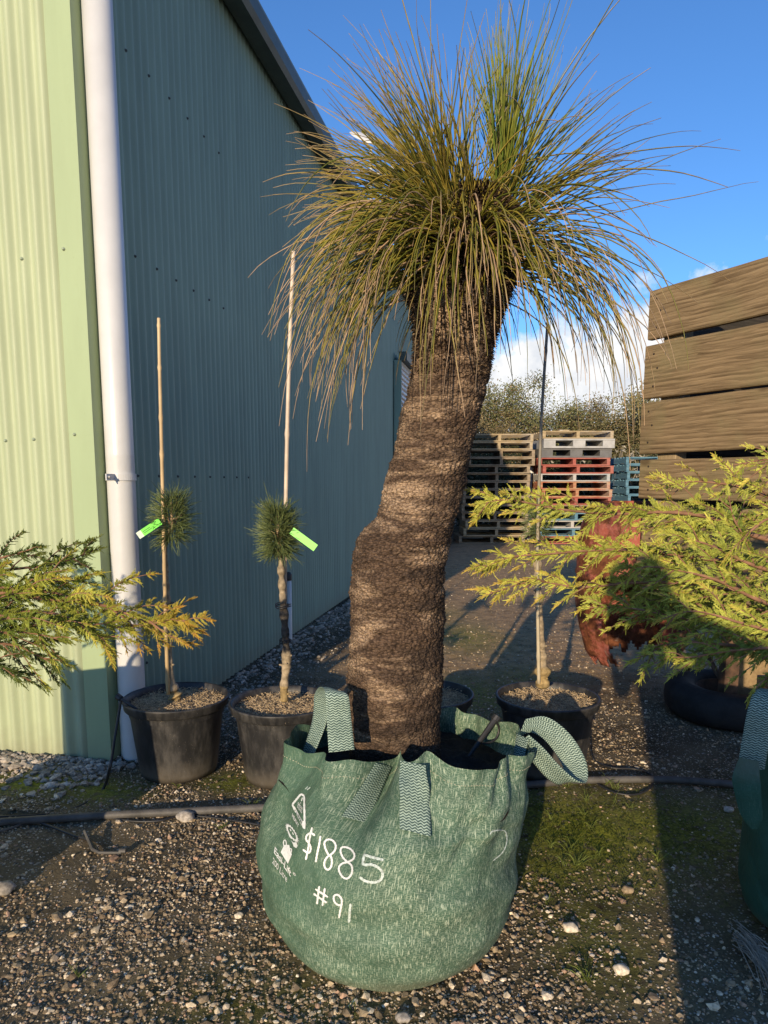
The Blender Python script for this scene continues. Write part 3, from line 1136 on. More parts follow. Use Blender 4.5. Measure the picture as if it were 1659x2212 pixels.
# smiling sunflower in a bag
cx, cy = 386, 690
ax1, ax2 = np.array([0.36, 0.93]), np.array([0.80, 0.42])
ring = []
NP = 20
for i in range(NP * 2):
    a = math.pi * i / NP
    rad = 1.0 if i % 2 == 0 else 0.80
    q = np.array([cx, cy]) + ax1 * math.cos(a) * 122 * rad + ax2 * math.sin(a) * 86 * rad
    ring.append(tuple(q))
for i in range(NP * 2):
    j = (i + 1) % (NP * 2)
    inner = lambda k: tuple(np.array([cx, cy]) + ax1 * math.cos(math.pi * k / NP) * 76 + ax2 * math.sin(math.pi * k / NP) * 50)
    bag_poly(pr, Z4([ring[i], ring[j], inner(j), inner(i)]), sub=1)
bag_stroke(pr, Z4([(362, 640), (374, 668)]), 2.4)
bag_stroke(pr, Z4([(392, 680), (402, 712)]), 2.4)
bag_stroke(pr, Z4([(346, 670), (352, 715), (376, 750), (406, 755)]), 2.4)
bag_poly(pr, Z4([(292, 832), (352, 830), (368, 905), (384, 942), (336, 1052), (250, 915)]))
bag_stroke(pr, Z4([(286, 845), (285, 790), (305, 775), (318, 815), (312, 845)]), 2.6)
bag_stroke(pr, Z4([(352, 905), (358, 875), (378, 880), (378, 910), (366, 930)]), 2.6)
bag_poly(pr, Z4([(372, 775), (400, 800), (440, 800), (452, 840), (436, 868), (405, 850), (392, 810)]))
bag_text(pr, 'Easi-Lift', Z4([(168, 915)])[0], Z4([(368, 1203)])[0], (2.2, -13.0))
bag_text(pr, '®', Z4([(395, 1170)])[0], Z4([(425, 1200)])[0], (1.0, -4.5))
bag_text(pr, '200 Litre', Z4([(150, 1035)])[0], Z4([(322, 1268)])[0], (2.0, -12.0), False)
pr.build('printed_logo', M['print'], bag)
pd.build('logo_lettering', M['print_dark'], bag)


def ribbon(mb, pts, widths, wdirs, thick=0.0022, uv0=0.0, n=40, rough=0.0):
    """flat webbing along pts, width vector per point"""
    pts = resample(pts, n)
    wd = resample(np.asarray(wdirs, float), n)
    wd /= np.linalg.norm(wd, axis=1, keepdims=True)
    w = np.interp(np.linspace(0, 1, n), np.linspace(0, 1, len(widths)), widths)
    T = np.gradient(pts, axis=0)
    T /= np.linalg.norm(T, axis=1, keepdims=True)
    N = np.cross(T, wd)
    N /= np.linalg.norm(N, axis=1, keepdims=True) + 1e-9
    s = np.concatenate([[0], np.cumsum(np.linalg.norm(np.diff(pts, axis=0), axis=1))])
    prof = np.linspace(-.5, .5, 9)
    rows, uvs = [], []
    for sgn in (1, -1):
        A = pts[:, None] + wd[:, None] * (prof[None, :, None] * w[:, None, None]) + N[:, None] * (thick * sgn / 2)
        A = A + N[:, None] * (0.0025 * np.cos(prof * 5 + 1)[None, :, None])
        if sgn < 0:
            A = A[:, ::-1]
        rows.append(A)
        u = (prof if sgn > 0 else prof[::-1])[None] * w[:, None]
        uvs.append(np.stack([u, np.broadcast_to(s[:, None], u.shape) + uv0], -1))
    A = np.concatenate([rows[0], rows[1], rows[0][:, :1]], 1)
    U = np.concatenate([uvs[0], uvs[1], uvs[0][:, :1]], 1)
    mb.grid(A, uv=U)
    return mb


def bag_ribbon(mb, path, w, off=0.004):
    pts, wds = [], []
    path = resample(path, 22)
    for i, p in enumerate(path):
        q, nrm = on_bag(p[0], p[1], off)
        if q is None:
            continue
        pts.append(q)
        a, _ = on_bag(p[0] + 6, p[1] + 1.5, off)
        b, _ = on_bag(p[0] - 6, p[1] - 1.5, off)
        wds.append((a - b) if a is not None and b is not None else (wds[-1] if wds else np.array([1, 0, 0])))
    # even out jumps
    pts = np.array(pts)
    for _ in range(3):
        pts[1:-1] = (pts[:-2] + 2 * pts[1:-1] + pts[2:]) / 4
    ribbon(mb, pts, [w] * 2, wds, n=40)
    return pts


for path, w in (([(828, 1652), (806, 1695), (785, 1735), (766, 1772)], 0.088), ([(893, 1648), (895, 1700), (896, 1750), (897, 1800)], 0.084)):
    sb = MB()
    pp = bag_ribbon(sb, path, w)
    sb.build('strap', M['strap'], bag, True)
# left carrying loop, standing up beside the trunk
hb = MB()
ly = 2.07
lp = [at_y(662, 1640, ly + .10), at_y(690, 1560, ly + .10), at_y(697, 1505, ly + .07), at_y(712, 1488, ly + .01), at_y(727, 1500, ly - .05), at_y(732, 1550, ly - .05), at_y(738, 1622, ly - .06)]
ribbon(hb, lp, [.074, .07, .066, .066, .07, .076], [(.55, -.75, .2), (.7, -.7, .1), (.8, -.6, .0), (.85, -.5, 0), (.97, -.2, .0), (1, .0, 0), (.98, .15, .05)], n=60)
hb.build('handle', M['strap'], bag, True)
# right carrying loop, flopped outward
hb = MB()
ry = 2.28
rp = [at_y(1128, 1572, ry + .02), at_y(1165, 1566, ry), at_y(1205, 1594, ry - .02), at_y(1236, 1640, ry - .05), at_y(1243, 1676, ry - .08), at_y(1228, 1690, ry - .11), at_y(1196, 1668, ry - .12), at_y(1160, 1628, ry - .12), at_y(1130, 1600, ry - .10)]
ribbon(hb, rp, [.07, .075, .08, .08, .075, .072, .07, .07], [(.25, -.3, .95), (.55, -.3, .85), (.8, -.3, .55), (.92, -.35, .25), (.85, -.5, -.1), (.55, -.6, .45), (.5, -.5, .75), (.45, -.45, .8), (.4, -.5, .8)], n=80)
ribbon(hb, [at_y(1128, 1590, ry - .09), at_y(1119, 1640, ry - .11), at_y(1108, 1700, ry - .13)], [.07, .055, .02], [(.3, -.9, .1), (.35, -.9, .1), (.35, -.9, .1)], n=20)
hb.build('handle', M['strap'], bag, True)

# dripper in the bag
dr = thing('irrigation_dripper', tuple(at_y(1045, 1600, 2.36)), 'black irrigation dripper stuck in the potting mix of the big green bag', 'dripper')
mb = MB()
a, b = at_y(1028, 1612, 2.33), at_y(1068, 1556, 2.36)
mb.tube([a + (a - b) * .5, a, b], [.006, .008, .011], 10)
mb.tube([b, b + (b - a) * .16], [.016, .016], 12)
mb.build('dripper_spike', M['black'], dr)
MB().tube(resample([b, at_y(1078, 1572, 2.37), at_y(1070, 1597, 2.36), at_y(1046, 1606, 2.34), at_y(1040, 1596, 2.34)], 24), .004, 8).build('feed_tube', M['black'], dr, True)

# ------------------------------------------------------------------ grass tree
TY = 2.30
TD = [(1700, 790, 935), (1640, 757, 948), (1600, 752, 950), (1500, 750, 955), (1420, 752, 957), (1350, 757, 957), (1300, 757, 958), (1250, 758, 960), (1200, 763, 966), (1165, 772, 974),
      (1142, 788, 977), (1115, 812, 984), (1060, 830, 1000), (1000, 843, 1014), (950, 855, 1022), (900, 868, 1035), (850, 880, 1047), (800, 891, 1056), (750, 898, 1064),
      (700, 896, 1076), (650, 890, 1092), (600, 888, 1108), (550, 893, 1116), (505, 908, 1116), (465, 935, 1106), (440, 968, 1088), (418, 992, 1070), (404, 1018, 1048)]
tp, trad = [], []
for v, a, b in TD:
    p = at_y((a + b) / 2, v, TY)
    tp.append(p)
    trad.append((b - a) / 2 * depth_of(p) / F)
tp, trad = np.array(tp), np.array(trad)
NR, NS = 620, 330
tpp = resample(tp, NR)
tr_ = np.interp(np.linspace(0, len(TD) - 1, NR), np.arange(len(TD)), trad)
gtree = thing('grass_tree', (tp[1][0], TY, tp[1][2]), 'tall grass tree with thick kinked scaly trunk and drooping leaves in the priced green bag', 'grass tree')
th = np.linspace(0, 2 * np.pi, NS)
ring = np.stack([np.sin(th), -np.cos(th), 0 * th], -1)
V = np.zeros((NR, NS, 3))
CH = np.zeros((NR, NS))
for i in range(NR):
    for j in range(NS):
        d = ring[j]
        jj = j % (NS - 1)
        d = ring[jj]
        x, y, z = tpp[i]
        q = Vector((d[0] * tr_[i], d[1] * tr_[i], z))
        h = 0.0075 * mn.noise(q * 9.0) + 0.006 * mn.noise(Vector((q.x * 8, q.y * 8, q.z * 34))) + 0.003 * mn.noise(q * 45.0) + 0.0120 * (.45 - mn.voronoi(Vector((q.x * 92, q.y * 92, q.z * 140 + 2 * mn.noise(q * 7))))[0][0])
        V[i, j] = tpp[i] + d * (tr_[i] + h)
        CH[i, j] = .55 * mn.noise(Vector((q.x * 5, q.y * 5, q.z * 9 + 4))) + .4 * mn.noise(Vector((q.x * 13, q.y * 13, q.z * 34))) + .36 * d[0] + .08 + .36 * (1.15 - z) + (.5 if z > 1.75 else 0) * min(1, (z - 1.75) / .2)  # charring, plus leaf shadow painted in as darkening towards the top
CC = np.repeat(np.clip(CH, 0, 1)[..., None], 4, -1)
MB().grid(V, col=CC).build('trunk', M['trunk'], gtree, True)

# short leaf bases: the dark bristly collar
nb = 13000
ii = NR * (.975 - .36 * rng.random(nb) ** 1.55)
pb = np.array([np.interp(ii, np.arange(NR), tpp[:, k]) for k in range(3)]).T
rb = np.interp(ii, np.arange(NR), tr_)
ab = rng.uniform(0, 2 * np.pi, nb)
db = np.stack([np.sin(ab), -np.cos(ab), 0 * ab], -1)
s0 = pb + db * (rb - .004)[:, None]
ln = rng.uniform(.014, .038, nb) * np.interp(ii / NR, [.60, .72, .80], [.30, .6, 1.0])
dd = db + np.stack([rng.normal(0, .25, nb), rng.normal(0, .25, nb), rng.normal(.15, .3, nb)], -1)
dd /= np.linalg.norm(dd, axis=1, keepdims=True)
mid = s0 + dd * (ln * .6)[:, None]
tip = mid + (dd + np.array([0, 0, -.45])) * (ln * .5)[:, None]
Pp = np.stack([s0, mid, tip], 1)
cc = np.array([0.05, 0.032, 0.02, 1]) * (0.6 + 1.1 * rng.random(nb))[:, None]
pl = rng.random(nb) < .25
cc[pl] = np.array([.22, .155, .09, 1]) * (0.7 + .6 * rng.random(pl.sum()))[:, None]
cc[:, 3] = 1
MB().strands(Pp, np.stack([np.full(nb, .0022), np.full(nb, .0018), np.full(nb, .0007)], 1), 3, np.repeat(cc[:, None], 3, 1)).build('leaf_base_collar', M['fibre'], gtree)


def make_leaves(n, head, phi_rng, az_rng, L_rng, droop, rad, kind, jit=.12, seed=1, zspread=.05, N=15):
    r = np.random.default_rng(seed)
    phi = r.uniform(*np.radians(phi_rng), n)
    az = r.uniform(*np.radians(az_rng), n)                  # 0 = toward +x, 90 = away from the camera
    d = np.stack([np.sin(phi) * np.cos(az), np.sin(phi) * np.sin(az), np.cos(phi)], -1)
    d += r.normal(0, jit, (n, 3))
    d /= np.linalg.norm(d, axis=1, keepdims=True)
    L = r.uniform(*L_rng, n)
    hor = np.stack([np.cos(az), np.sin(az), 0 * az], -1)
    p = np.asarray(head) + hor * (rad * np.sin(np.minimum(phi, 1.6)) * r.uniform(.55, 1.0, n))[:, None]
    p[:, 2] += -np.clip(phi - .5, 0, 2) * .085 + r.normal(0, zspread, n)
    g = r.uniform(*droop, n)
    curl = r.normal(0, .55, (n, 3))
    curl[:, 2] *= .4
    P = np.zeros((n, N, 3))
    P[:, 0] = p
    for k in range(1, N):
        s = k / (N - 1)
        step = L / (N - 1)
        d = d + r.normal(0, .035, (n, 3)) + (np.array([0, 0, -1.0]) * g[:, None] * (0.35 + 1.5 * s) + curl * (s * 1.4)) * step[:, None]
        d /= np.linalg.norm(d, axis=1, keepdims=True)
        P[:, k] = P[:, k - 1] + d * step[:, None]
    # keep hanging leaves outside the trunk
    zt = tpp[:, 2]
    order = np.argsort(zt)
    cxs = np.interp(P[..., 2], zt[order], tpp[order, 0])
    crs = np.interp(P[..., 2], zt[order], tr_[order])
    dx, dy = P[..., 0] - cxs, P[..., 1] - TY
    dist = np.hypot(dx, dy) + 1e-6
    s = np.linspace(0, 1, N)[None]
    mn_ = (crs + .008 + .02 * s)
    push = (dist < mn_) & (s > .12)
    k = np.where(push, mn_ / dist, 1.0)
    P[..., 0] = cxs + dx * k
    P[..., 1] = TY + dy * k
    w = r.uniform(.0019, .0031, n)
    Rr = w[:, None] * np.interp(np.linspace(0, 1, N), [0, .15, .6, 1], [1.1, 1.0, .8, .28])[None]
    t = r.random(n)[:, None, None]
    s = np.linspace(0, 1, N)[None, :, None]
    green = np.array([.165, .195, .030]) * (1 - t) + np.array([.440, .350, .060]) * t
    gold = np.array([.56, .400, .090])
    dry = np.array([.56, .390, .235]) * (0.7 + .6 * r.random(n))[:, None, None]
    if kind == 'green':
        cst = np.clip((s - .80) / .2, 0, 1) * .6
        base = np.array([.160, .245, .036]) * (1 - t) + np.array([.380, .370, .065]) * t
        c = base * (1 - cst) + dry * cst
    elif kind == 'old':
        st = r.uniform(.42, .95, n)[:, None, None]
        cst = np.clip((s - st) / .3, 0, 1)
        c = green * (1 - cst) + dry * cst
        dead = (r.random(n) < .14)[:, None, None]
        c = np.where(dead, dry, c)
    else:
        cst = np.clip((s - .65) / .35, 0, 1) * .85
        base = green * .55 + gold * .45 * t + green * .45 * (1 - t)
        c = base * (1 - cst) + dry * cst
    c = np.concatenate([c, np.ones((n, N, 1))], -1)
    return P, Rr, c


hA = at_y(985, 440, TY)
hB = at_y(1082, 425, TY + .02)
hC = at_y(1012, 498, TY)
up, dn_ = MB(), MB()
for args in ((95, hB, (0, 20), (0, 360), (.27, .50), (-.05, .5), .05, 'green', .06, 11), (85, hB, (10, 40), (-100, 100), (.26, .50), (.1, .9), .06, 'green', .09, 12),
             (120, hA, (20, 56), (120, 250), (.28, .52), (.1, .9), .07, 'mid', .13, 13), (26, hA, (0, 16), (0, 360), (.26, .54), (.0, 1.4), .05, 'mid', .20, 14),
             (130, hA, (40, 78), (110, 255), (.28, .50), (.3, 1.9), .11, 'mid', .15, 15), (60, hB, (40, 76), (-85, 70), (.28, .50), (.2, 1.7), .10, 'mid', .14, 16),
             (50, hC, (45, 75), (60, 120), (.28, .46), (.6, 1.8), .10, 'mid', .14, 17), (80, hC, (25, 80), (225, 305), (.20, .40), (1.2, 4.6), .10, 'mid', .20, 18),
             (25, at_y(1030, 455, TY), (5, 50), (0, 360), (.24, .46), (.1, 1.6), .07, 'mid', .18, 31), (18, hB, (40, 76), (-40, 50), (.58, .84), (.3, 1.2), .10, 'mid', .22, 19), (20, hA, (10, 74), (120, 250), (.50, .68), (.1, .9), .10, 'mid', .24, 20)):
    Pq, Rq, Cq = make_leaves(*args[:8], jit=args[8], seed=args[9])
    up.strands(Pq, Rq, 3, Cq)
for args in ((200, hC, (64, 96), (140, 250), (.34, .66), (2.0, 4.6), .14, 'old', .13, 21), (80, hC, (64, 96), (-75, 40), (.34, .66), (2.2, 5.4), .14, 'old', .13, 22),
             (105, hC, (60, 96), (245, 300), (.26, .56), (3.2, 8.0), .14, 'old', .12, 23), (70, hC, (70, 98), (55, 125), (.32, .55), (1.8, 4.4), .14, 'old', .13, 24),
             (95, hA, (58, 88), (130, 235), (.30, .52), (1.2, 3.0), .12, 'mid', .15, 25), (34, hC, (66, 92), (-50, 10), (.52, .80), (2.4, 5.0), .14, 'old', .13, 26),
             (40, hC, (66, 92), (185, 250), (.58, .78), (2.6, 5.2), .14, 'old', .13, 27)):
    Pq, Rq, Cq = make_leaves(*args[:8], jit=args[8], seed=args[9], zspread=.035)
    dn_.strands(Pq, Rq, 3, Cq)
up.build('upright_leaves', M['leaf'], gtree, True)
dn_.build('drooping_leaves', M['leaf'], gtree, True)

# ------------------------------------------------------------------ pots and grafted pines
def pot_parts(root, c, r=0.252, h=0.372, seed=0):
    k = r / 0.252
    pr_ = [(.001, .006), (.165, .006), (.178, .0), (.186, .03), (.221, h - .055), (.223, h - .048), (.238, h - .046), (.244, h - .040), (.248, h - .012), (.252, h - .004), (.250, h), (.243, h + .001),
           (.236, h - .004), (.228, h - .03), (.222, h - .075)]
    pr_ = [(a * k, b) for a, b in pr_]
    MB().lathe(pr_, c, 72).build('pot_wall', M['pot'], root, True)
    rr = np.linspace(0.001, .229 * k, 18)
    th = np.linspace(0, 2 * np.pi, 72)
    TH, RR = np.meshgrid(th, rr)
    Z = h - .042 + 0 * RR
    for idx in np.ndindex(Z.shape):
        i, j = idx
        jj = j % 71
        Z[idx] += .009 * fbm((RR[idx] * math.cos(th[jj]) * 14 + seed, RR[idx] * math.sin(th[jj]) * 14, seed)) + .012 * (1 - RR[idx] / .23)
    MB().grid(np.stack([c[0] + RR * np.cos(TH), c[1] + RR * np.sin(TH), c[2] + Z], -1), col=np.tile([.24, .175, .105, 1], (18 * 72, 1))).build('mulch', M['fibre'], root, True)
    n = 2600
    r_ = np.random.default_rng(seed + 50)
    a, q = r_.uniform(0, 2 * np.pi, n), np.sqrt(r_.uniform(0, 1, n)) * .226 * k
    p0 = np.stack([c[0] + q * np.cos(a), c[1] + q * np.sin(a), c[2] + h - .036 + r_.normal(0, .006, n) + .012 * (1 - q / .23)], -1)
    d = r_.normal(0, 1, (n, 3))
    d[:, 2] = np.abs(d[:, 2]) * .55
    d /= np.linalg.norm(d, axis=1, keepdims=True)
    l = r_.uniform(.008, .026, n)[:, None]
    P_ = np.stack([p0, p0 + d * l * .6, p0 + d * l + np.array([0, 0, -.3]) * l], 1)
    cc_ = np.array([.58, .44, .27, 1]) * (0.55 + .75 * r_.random(n))[:, None]
    cc_[:, 3] = 1
    MB().strands(P_, np.tile([.0011, .0010, .0005], (n, 1)), 3, np.repeat(cc_[:, None], 3, 1)).build('mulch_fibres', M['fibre'], root)


POTS = [((-1.005, 3.365), 'black plastic pot beside the white downpipe, holding the pine nearest the shed corner'),
        ((-0.482, 3.300), 'dusty black pot left of the big green bag, holding the dense round pine'),
        ((0.190, 3.420), 'black plastic pot half hidden behind the grass tree trunk'),
        ((0.795, 3.375), 'black plastic pot behind the right handle of the big green bag, partly in shadow')]
for i, ((x, y), lab) in enumerate(POTS):
    root = thing('plant_pot', (x, y, 0), lab, 'pot', 'black pots of young pines')
    pot_parts(root, (x, y, 0), seed=i * 7)


def pine(base, path, r0, r1, ballc, ballr, label, seed, nn=620, squash=1.15, rtop=None, darkmid=None):
    r = np.random.default_rng(seed)
    root = thing('young_pine', tuple(base), label, 'pine', 'young pines grown as standards')
    pts = resample(path, 60)
    rad = np.linspace(r0, r1, 60)
    knob = np.zeros(60)
    for k in r.integers(2, 56, 16):
        knob[max(0, k - 1):k + 2] += r.uniform(.1, .35)
    rad = rad * (1 + knob)
    col = np.tile([.34, .27, .18, 1.], (60, 1))
    col[:10, :3] = (.36, .26, .12)
    s = np.linspace(0, 1, 60)
    if darkmid:
        m = smooth(s, darkmid[0], darkmid[0] + .02) * (1 - smooth(s, darkmid[1], darkmid[1] + .08))
        col[:, :3] = col[:, :3] * (1 - m[:, None]) + np.array([.07, .06, .05]) * m[:, None]
    col[:, :3] *= r.uniform(.75, 1.15, 60)[:, None]
    stem = MB().tube(pts, rad, 10, col)
    for k in range(10):
        i = int(r.integers(4, 52))
        a = r.uniform(0, 6.28)
        d = np.array([math.cos(a), math.sin(a), .3])
        stem.tube([pts[i], pts[i] + d * (rad[i] + .004), pts[i] + d * (rad[i] + r.uniform(.004, .012))], [.006, .005, .002], 6, col[i])
    stem.build('trunk', M['bark'], root, True)
    bc = np.asarray(ballc, float)
    top = bc + np.array([0, 0, ballr * .9])
    # short leader and twigs inside the ball
    tw = MB()
    axis = resample([pts[-1], bc, top], 12)
    tw.tube(axis, np.linspace(r1, .004, 12), 7, (.30, .21, .13, 1))
    for k in range(5):
        a = k * 1.256 + r.uniform(-.3, .3)
        q = bc + np.array([math.cos(a) * ballr * .42, math.sin(a) * ballr * .42, ballr * r.uniform(.0, .45)])
        tw.tube([bc - np.array([0, 0, ballr * .5]), (bc + q) / 2, q], [.005, .004, .003], 6, (.30, .21, .13, 1))
    for k in range(6):
        a = r.uniform(0, 6.28)
        q = bc + np.array([math.cos(a) * .03, math.sin(a) * .03, ballr * r.uniform(.35, .7)])
        tw.tube([q, q + np.array([0, 0, .028])], [.004, .0025], 6, (.42, .24, .15, 1))
    tw.build('twigs', M['bark'], root, True)
    n = nn
    a = r.uniform(0, 2 * np.pi, n)
    hz = r.uniform(-1, 1, n)
    zoff = hz * ballr * squash * .75
    rin = ballr * .40 * np.sqrt(np.clip(1 - (hz * .8) ** 2, 0.05, 1)) * np.sqrt(r.random(n))
    p0 = bc + np.stack([rin * np.cos(a), rin * np.sin(a), zoff], -1)
    d = np.stack([np.cos(a), np.sin(a), .35 + hz * .8 + r.normal(0, .25, n)], -1) + r.normal(0, .28, (n, 3))
    d /= np.linalg.norm(d, axis=1, keepdims=True)
    l = r.uniform(.55, 1.0, n) * ballr * .85
    long_ = r.random(n) < .04
    l[long_] *= 1.5
    bend = r.normal(0, .28, (n, 3)) + np.array([0, 0, -.06])
    s = np.linspace(0, 1, 5)[None, :, None]
    P_ = p0[:, None] + d[:, None] * (l[:, None, None] * s) + bend[:, None] * (l[:, None, None] * s ** 2 * .6)
    tq_ = r.random(n)[:, None]
    c = np.array([.085, .125, .042]) * (1 - tq_) + np.array([.185, .215, .080]) * tq_
    c = np.concatenate([c, np.ones((n, 1))], 1)
    MB().strands(P_, np.tile([.0016, .0016, .0015, .0012, .0006], (n, 1)), 3, np.repeat(c[:, None], 5, 1)).build('needles', M['needle'], root)
    return root


def cane(path, r0, r1, col0, col1, label, nodes=6, seed=0, group='bamboo stakes of the young pines'):
    n = 80
    pts = resample(path, n)
    rad = np.linspace(r0, r1, n)
    rr_ = np.random.default_rng(seed)
    for k in np.linspace(4, n - 5, nodes).astype(int) + rr_.integers(-3, 3, nodes):
        rad[k] *= 1.30
    c = np.array([np.array(col0) * (1 - s) + np.array(col1) * s for s in np.linspace(0, 1, n)])
    o = MB().tube(pts, rad, 10, np.concatenate([c, np.ones((n, 1))], 1)).build('bamboo_stake', M['bamboo'], None, True, origin=path[0])
    return tag(o, label, 'stake', group)


PZ = 0.345
y1, y2, y3, y4 = 3.365, 3.30, 3.42, 3.375
A = lambda L, y: [at_y(u, v, y) for u, v in L]
b1 = at_y(381, 1506, y1)
pine(b1, A([(383, 1512), (374, 1490), (366, 1440), (363, 1370), (360, 1290), (357, 1230), (356, 1178)], y1), .020, .011, at_y(371, 1122, y1), .112, 'young pine with a loose needle ball, in the pot beside the downpipe', 31, nn=760)
cane(A([(363, 1500), (357, 1300), (350, 1000), (345, 800), (343, 687)], y1 - .028), .0095, .0075, (.45, .31, .15), (.62, .46, .26), 'pale bamboo stake tied to the pine beside the downpipe', 7, 1)
pine(at_y(613, 1506, y2), A([(614, 1514), (614, 1480), (619, 1430), (617, 1380), (613, 1320), (609, 1260), (606, 1205)], y2), .019, .012, at_y(601, 1150, y2), .112, 'young pine with a dense round needle ball, left of the big bag', 32, nn=1150, darkmid=(.40, .70))
cane(A([(617, 1500), (615, 1290), (619, 1000), (626, 740), (634, 543)], y2 + .032), .0105, .0085, (.60, .47, .34), (.66, .54, .42), 'tallest pale bamboo stake, tied to the round pine left of the big bag', 6, 2)
pine(at_y(911, 1500, y3), A([(911, 1506), (908, 1400), (905, 1300), (903, 1200)], y3), .019, .012, at_y(895, 1150, y3), .10, 'young pine hidden behind the grass tree trunk', 33, nn=420)
pine(at_y(1172, 1480, y4), A([(1172, 1486), (1172, 1430), (1168, 1380), (1164, 1300), (1161, 1230), (1163, 1172)], y4), .021, .012, at_y(1163, 1128, y4), .085, 'young pine with a pale stem rising behind the yellow conifer branches', 34, nn=320)
cane(A([(1164, 1476), (1161, 1250), (1163, 1100), (1170, 900), (1183, 696)], y4 - .03), .0085, .0065, (.52, .44, .30), (.10, .095, .09), 'bamboo stake greyed at the top, beside the pine behind the conifer branches', 5, 3)

# soft ties
for i, (u0, v0, y, w, lab) in enumerate(((359, 1308, y1 - .012, 12, 'black tie holding the stem beside the downpipe to its stake'), (612, 1310, y2 + .012, 13, 'black tie below the round needle ball of the second pine'),
                                         (617, 1386, y2 + .012, 10, 'lower black tie on the stem of the second pine'), (1163, 1172, y4 - .012, 12, 'black tie at the foot of the needles behind the conifer'))):
    c = at_y(u0, v0, y)
    rw = w * depth_of(c) / F
    th = np.linspace(0, 2 * np.pi, 28)
    mb = MB()
    for dz in (0, .009):
        mb.tube(np.stack([c[0] + rw * 1.25 * np.cos(th), c[1] + rw * 1.5 * np.sin(th), c[2] + dz + .004 * np.cos(th * 2 + i)], -1), .0028, 6)
    o = mb.build('plant_tie', M['black'], None, True, origin=c)
    tag(o, lab, 'tie', 'black plant ties')

# fluoro tags
def fluoro(p0, p1, w, label, text):
    p0, p1 = np.asarray(p0), np.asarray(p1)
    root = thing('plant_label', tuple(p0), label, 'plant tag', 'fluoro green plant labels')
    ax = (p1 - p0)
    L = np.linalg.norm(ax)
    ax /= L
    nrm = np.array([-.10, -.97, .16])
    wd = np.cross(nrm, ax)
    wd /= np.linalg.norm(wd)
    nrm = np.cross(ax, wd)
    if nrm[1] > 0:
        nrm = -nrm
    e = .80 if text else 1.0
    rot = np.stack([ax, wd, nrm], -1)
    MB().box(p0 + ax * L * e / 2, (L * e, w, .0012), rot).build('tag_strip', M['tag'], root)
    if text:
        MB().box(p0 + ax * L * (e + (1 - e) / 2), (L * (1 - e), w, .0012), rot).build('tag_end', M['tag_end'], root)
        mb = MB()
        for k, (t0, t1) in enumerate(((.40, .74), (.46, .74))):
            for q in np.arange(t0, t1, .045):
                mb.box(p0 + ax * L * q + wd * w * (.14 - .25 * k) + nrm * .0012, (L * .03, w * .10, .0006), rot)
        mb.build('tag_print', M['tag_text'], root)


fluoro(at_y(346, 1126, y1 - .07), at_y(298, 1158, y1 - .10), .034, 'fluoro green plant label with whitish printed end, on the pine by the downpipe', True)
fluoro(at_y(630, 1146, y2 - .06), at_y(682, 1184, y2 - .08), .034, 'blank fluoro green plant label sticking out right of the round pine', False)

# ------------------------------------------------------------------ hoses
def hose(name, px, r, mat, label, cat, z=None, sides=10, n=120, group=None):
    pts = []
    for q in px:
        if len(q) == 2:
            pts.append(on_z(q[0], q[1], r))
        elif len(q) == 3:
            pts.append(at_y(q[0], q[1], q[2]))
    pts = resample(pts, n)
    o = MB().tube(pts, r, sides).build(name, mat, None, True, origin=pts[0])
    return tag(o, label, cat, group)


hose('irrigation_pipe', [(-90, 1782), (60, 1772), (250, 1760), (420, 1752), (600, 1742), (760, 1722), (950, 1704), (1130, 1696), (1250, 1686), (1430, 1684), (1560, 1692), (1640, 1700), (1760, 1706)], .017, M['pipe'],
     'thick black poly irrigation pipe lying across the gravel behind the big bag', 'irrigation pipe', n=200, sides=14)
hose('drip_tube', [(262, 1508, 3.24), (256, 1545, 3.22), (247, 1600, 3.17), (238, 1655, 3.08), (222, 1705), (180, 1738), (110, 1758), (20, 1764), (-60, 1766)], .0065, M['black'],
     'thin black drip tube running down from the rim of the pot by the downpipe', 'irrigation tube')
hose('drip_tube', [(-50, 1722), (20, 1708), (52, 1710), (58, 1722), (40, 1736), (-10, 1748), (-60, 1745), (-40, 1758), (20, 1748), (75, 1752), (120, 1757), (80, 1768), (20, 1790), (-30, 1802)], .0055, M['pipe'],
     'tangle of grey drip tube looped at the left edge of the gravel', 'irrigation tube', n=220)
hose('drip_tube', [(60, 1768), (110, 1785), (160, 1805), (200, 1832), (265-0, 1850)][:3] + [(185, 1812), (205, 1828), (212, 1842)], .0055, M['black'],
     'short end of drip tube with a bent stake on the shaded gravel at left', 'irrigation tube', n=60)
hose('drip_tube', [(230, 1766), (290, 1774), (345, 1773), (390, 1762), (440, 1764), (500, 1772), (560, 1782), (620, 1796)], .0045, M['black'],
     'thin black drip tube along the front of the thick pipe, left of the bag', 'irrigation tube', n=80)
hose('drip_tube', [(1276, 1560, 3.45), (1272, 1600, 3.42), (1282, 1640), (1320, 1658), (1375, 1662), (1408, 1676), (1406, 1700), (1375, 1716), (1335, 1714), (1305, 1702), (1290, 1692)], .0045, M['black'],
     'thin black drip tube looping over the thick pipe at right', 'irrigation tube', n=120)
# bent tube stake at left
mb = MB()
q = [on_z(183, 1795, .03), on_z(200, 1835, .012), on_z(214, 1842, .008), on_z(262, 1842, .008)]
mb.tube(q, [.006, .007, .006, .005], 8)
mb.tube([on_z(258, 1838, .012), on_z(272, 1838, .012)], [.010, .009], 10)
tag(mb.build('tube_peg', M['pipe'], None, False, origin=q[0]), 'grey bent plastic peg lying on the shaded gravel at left', 'peg')
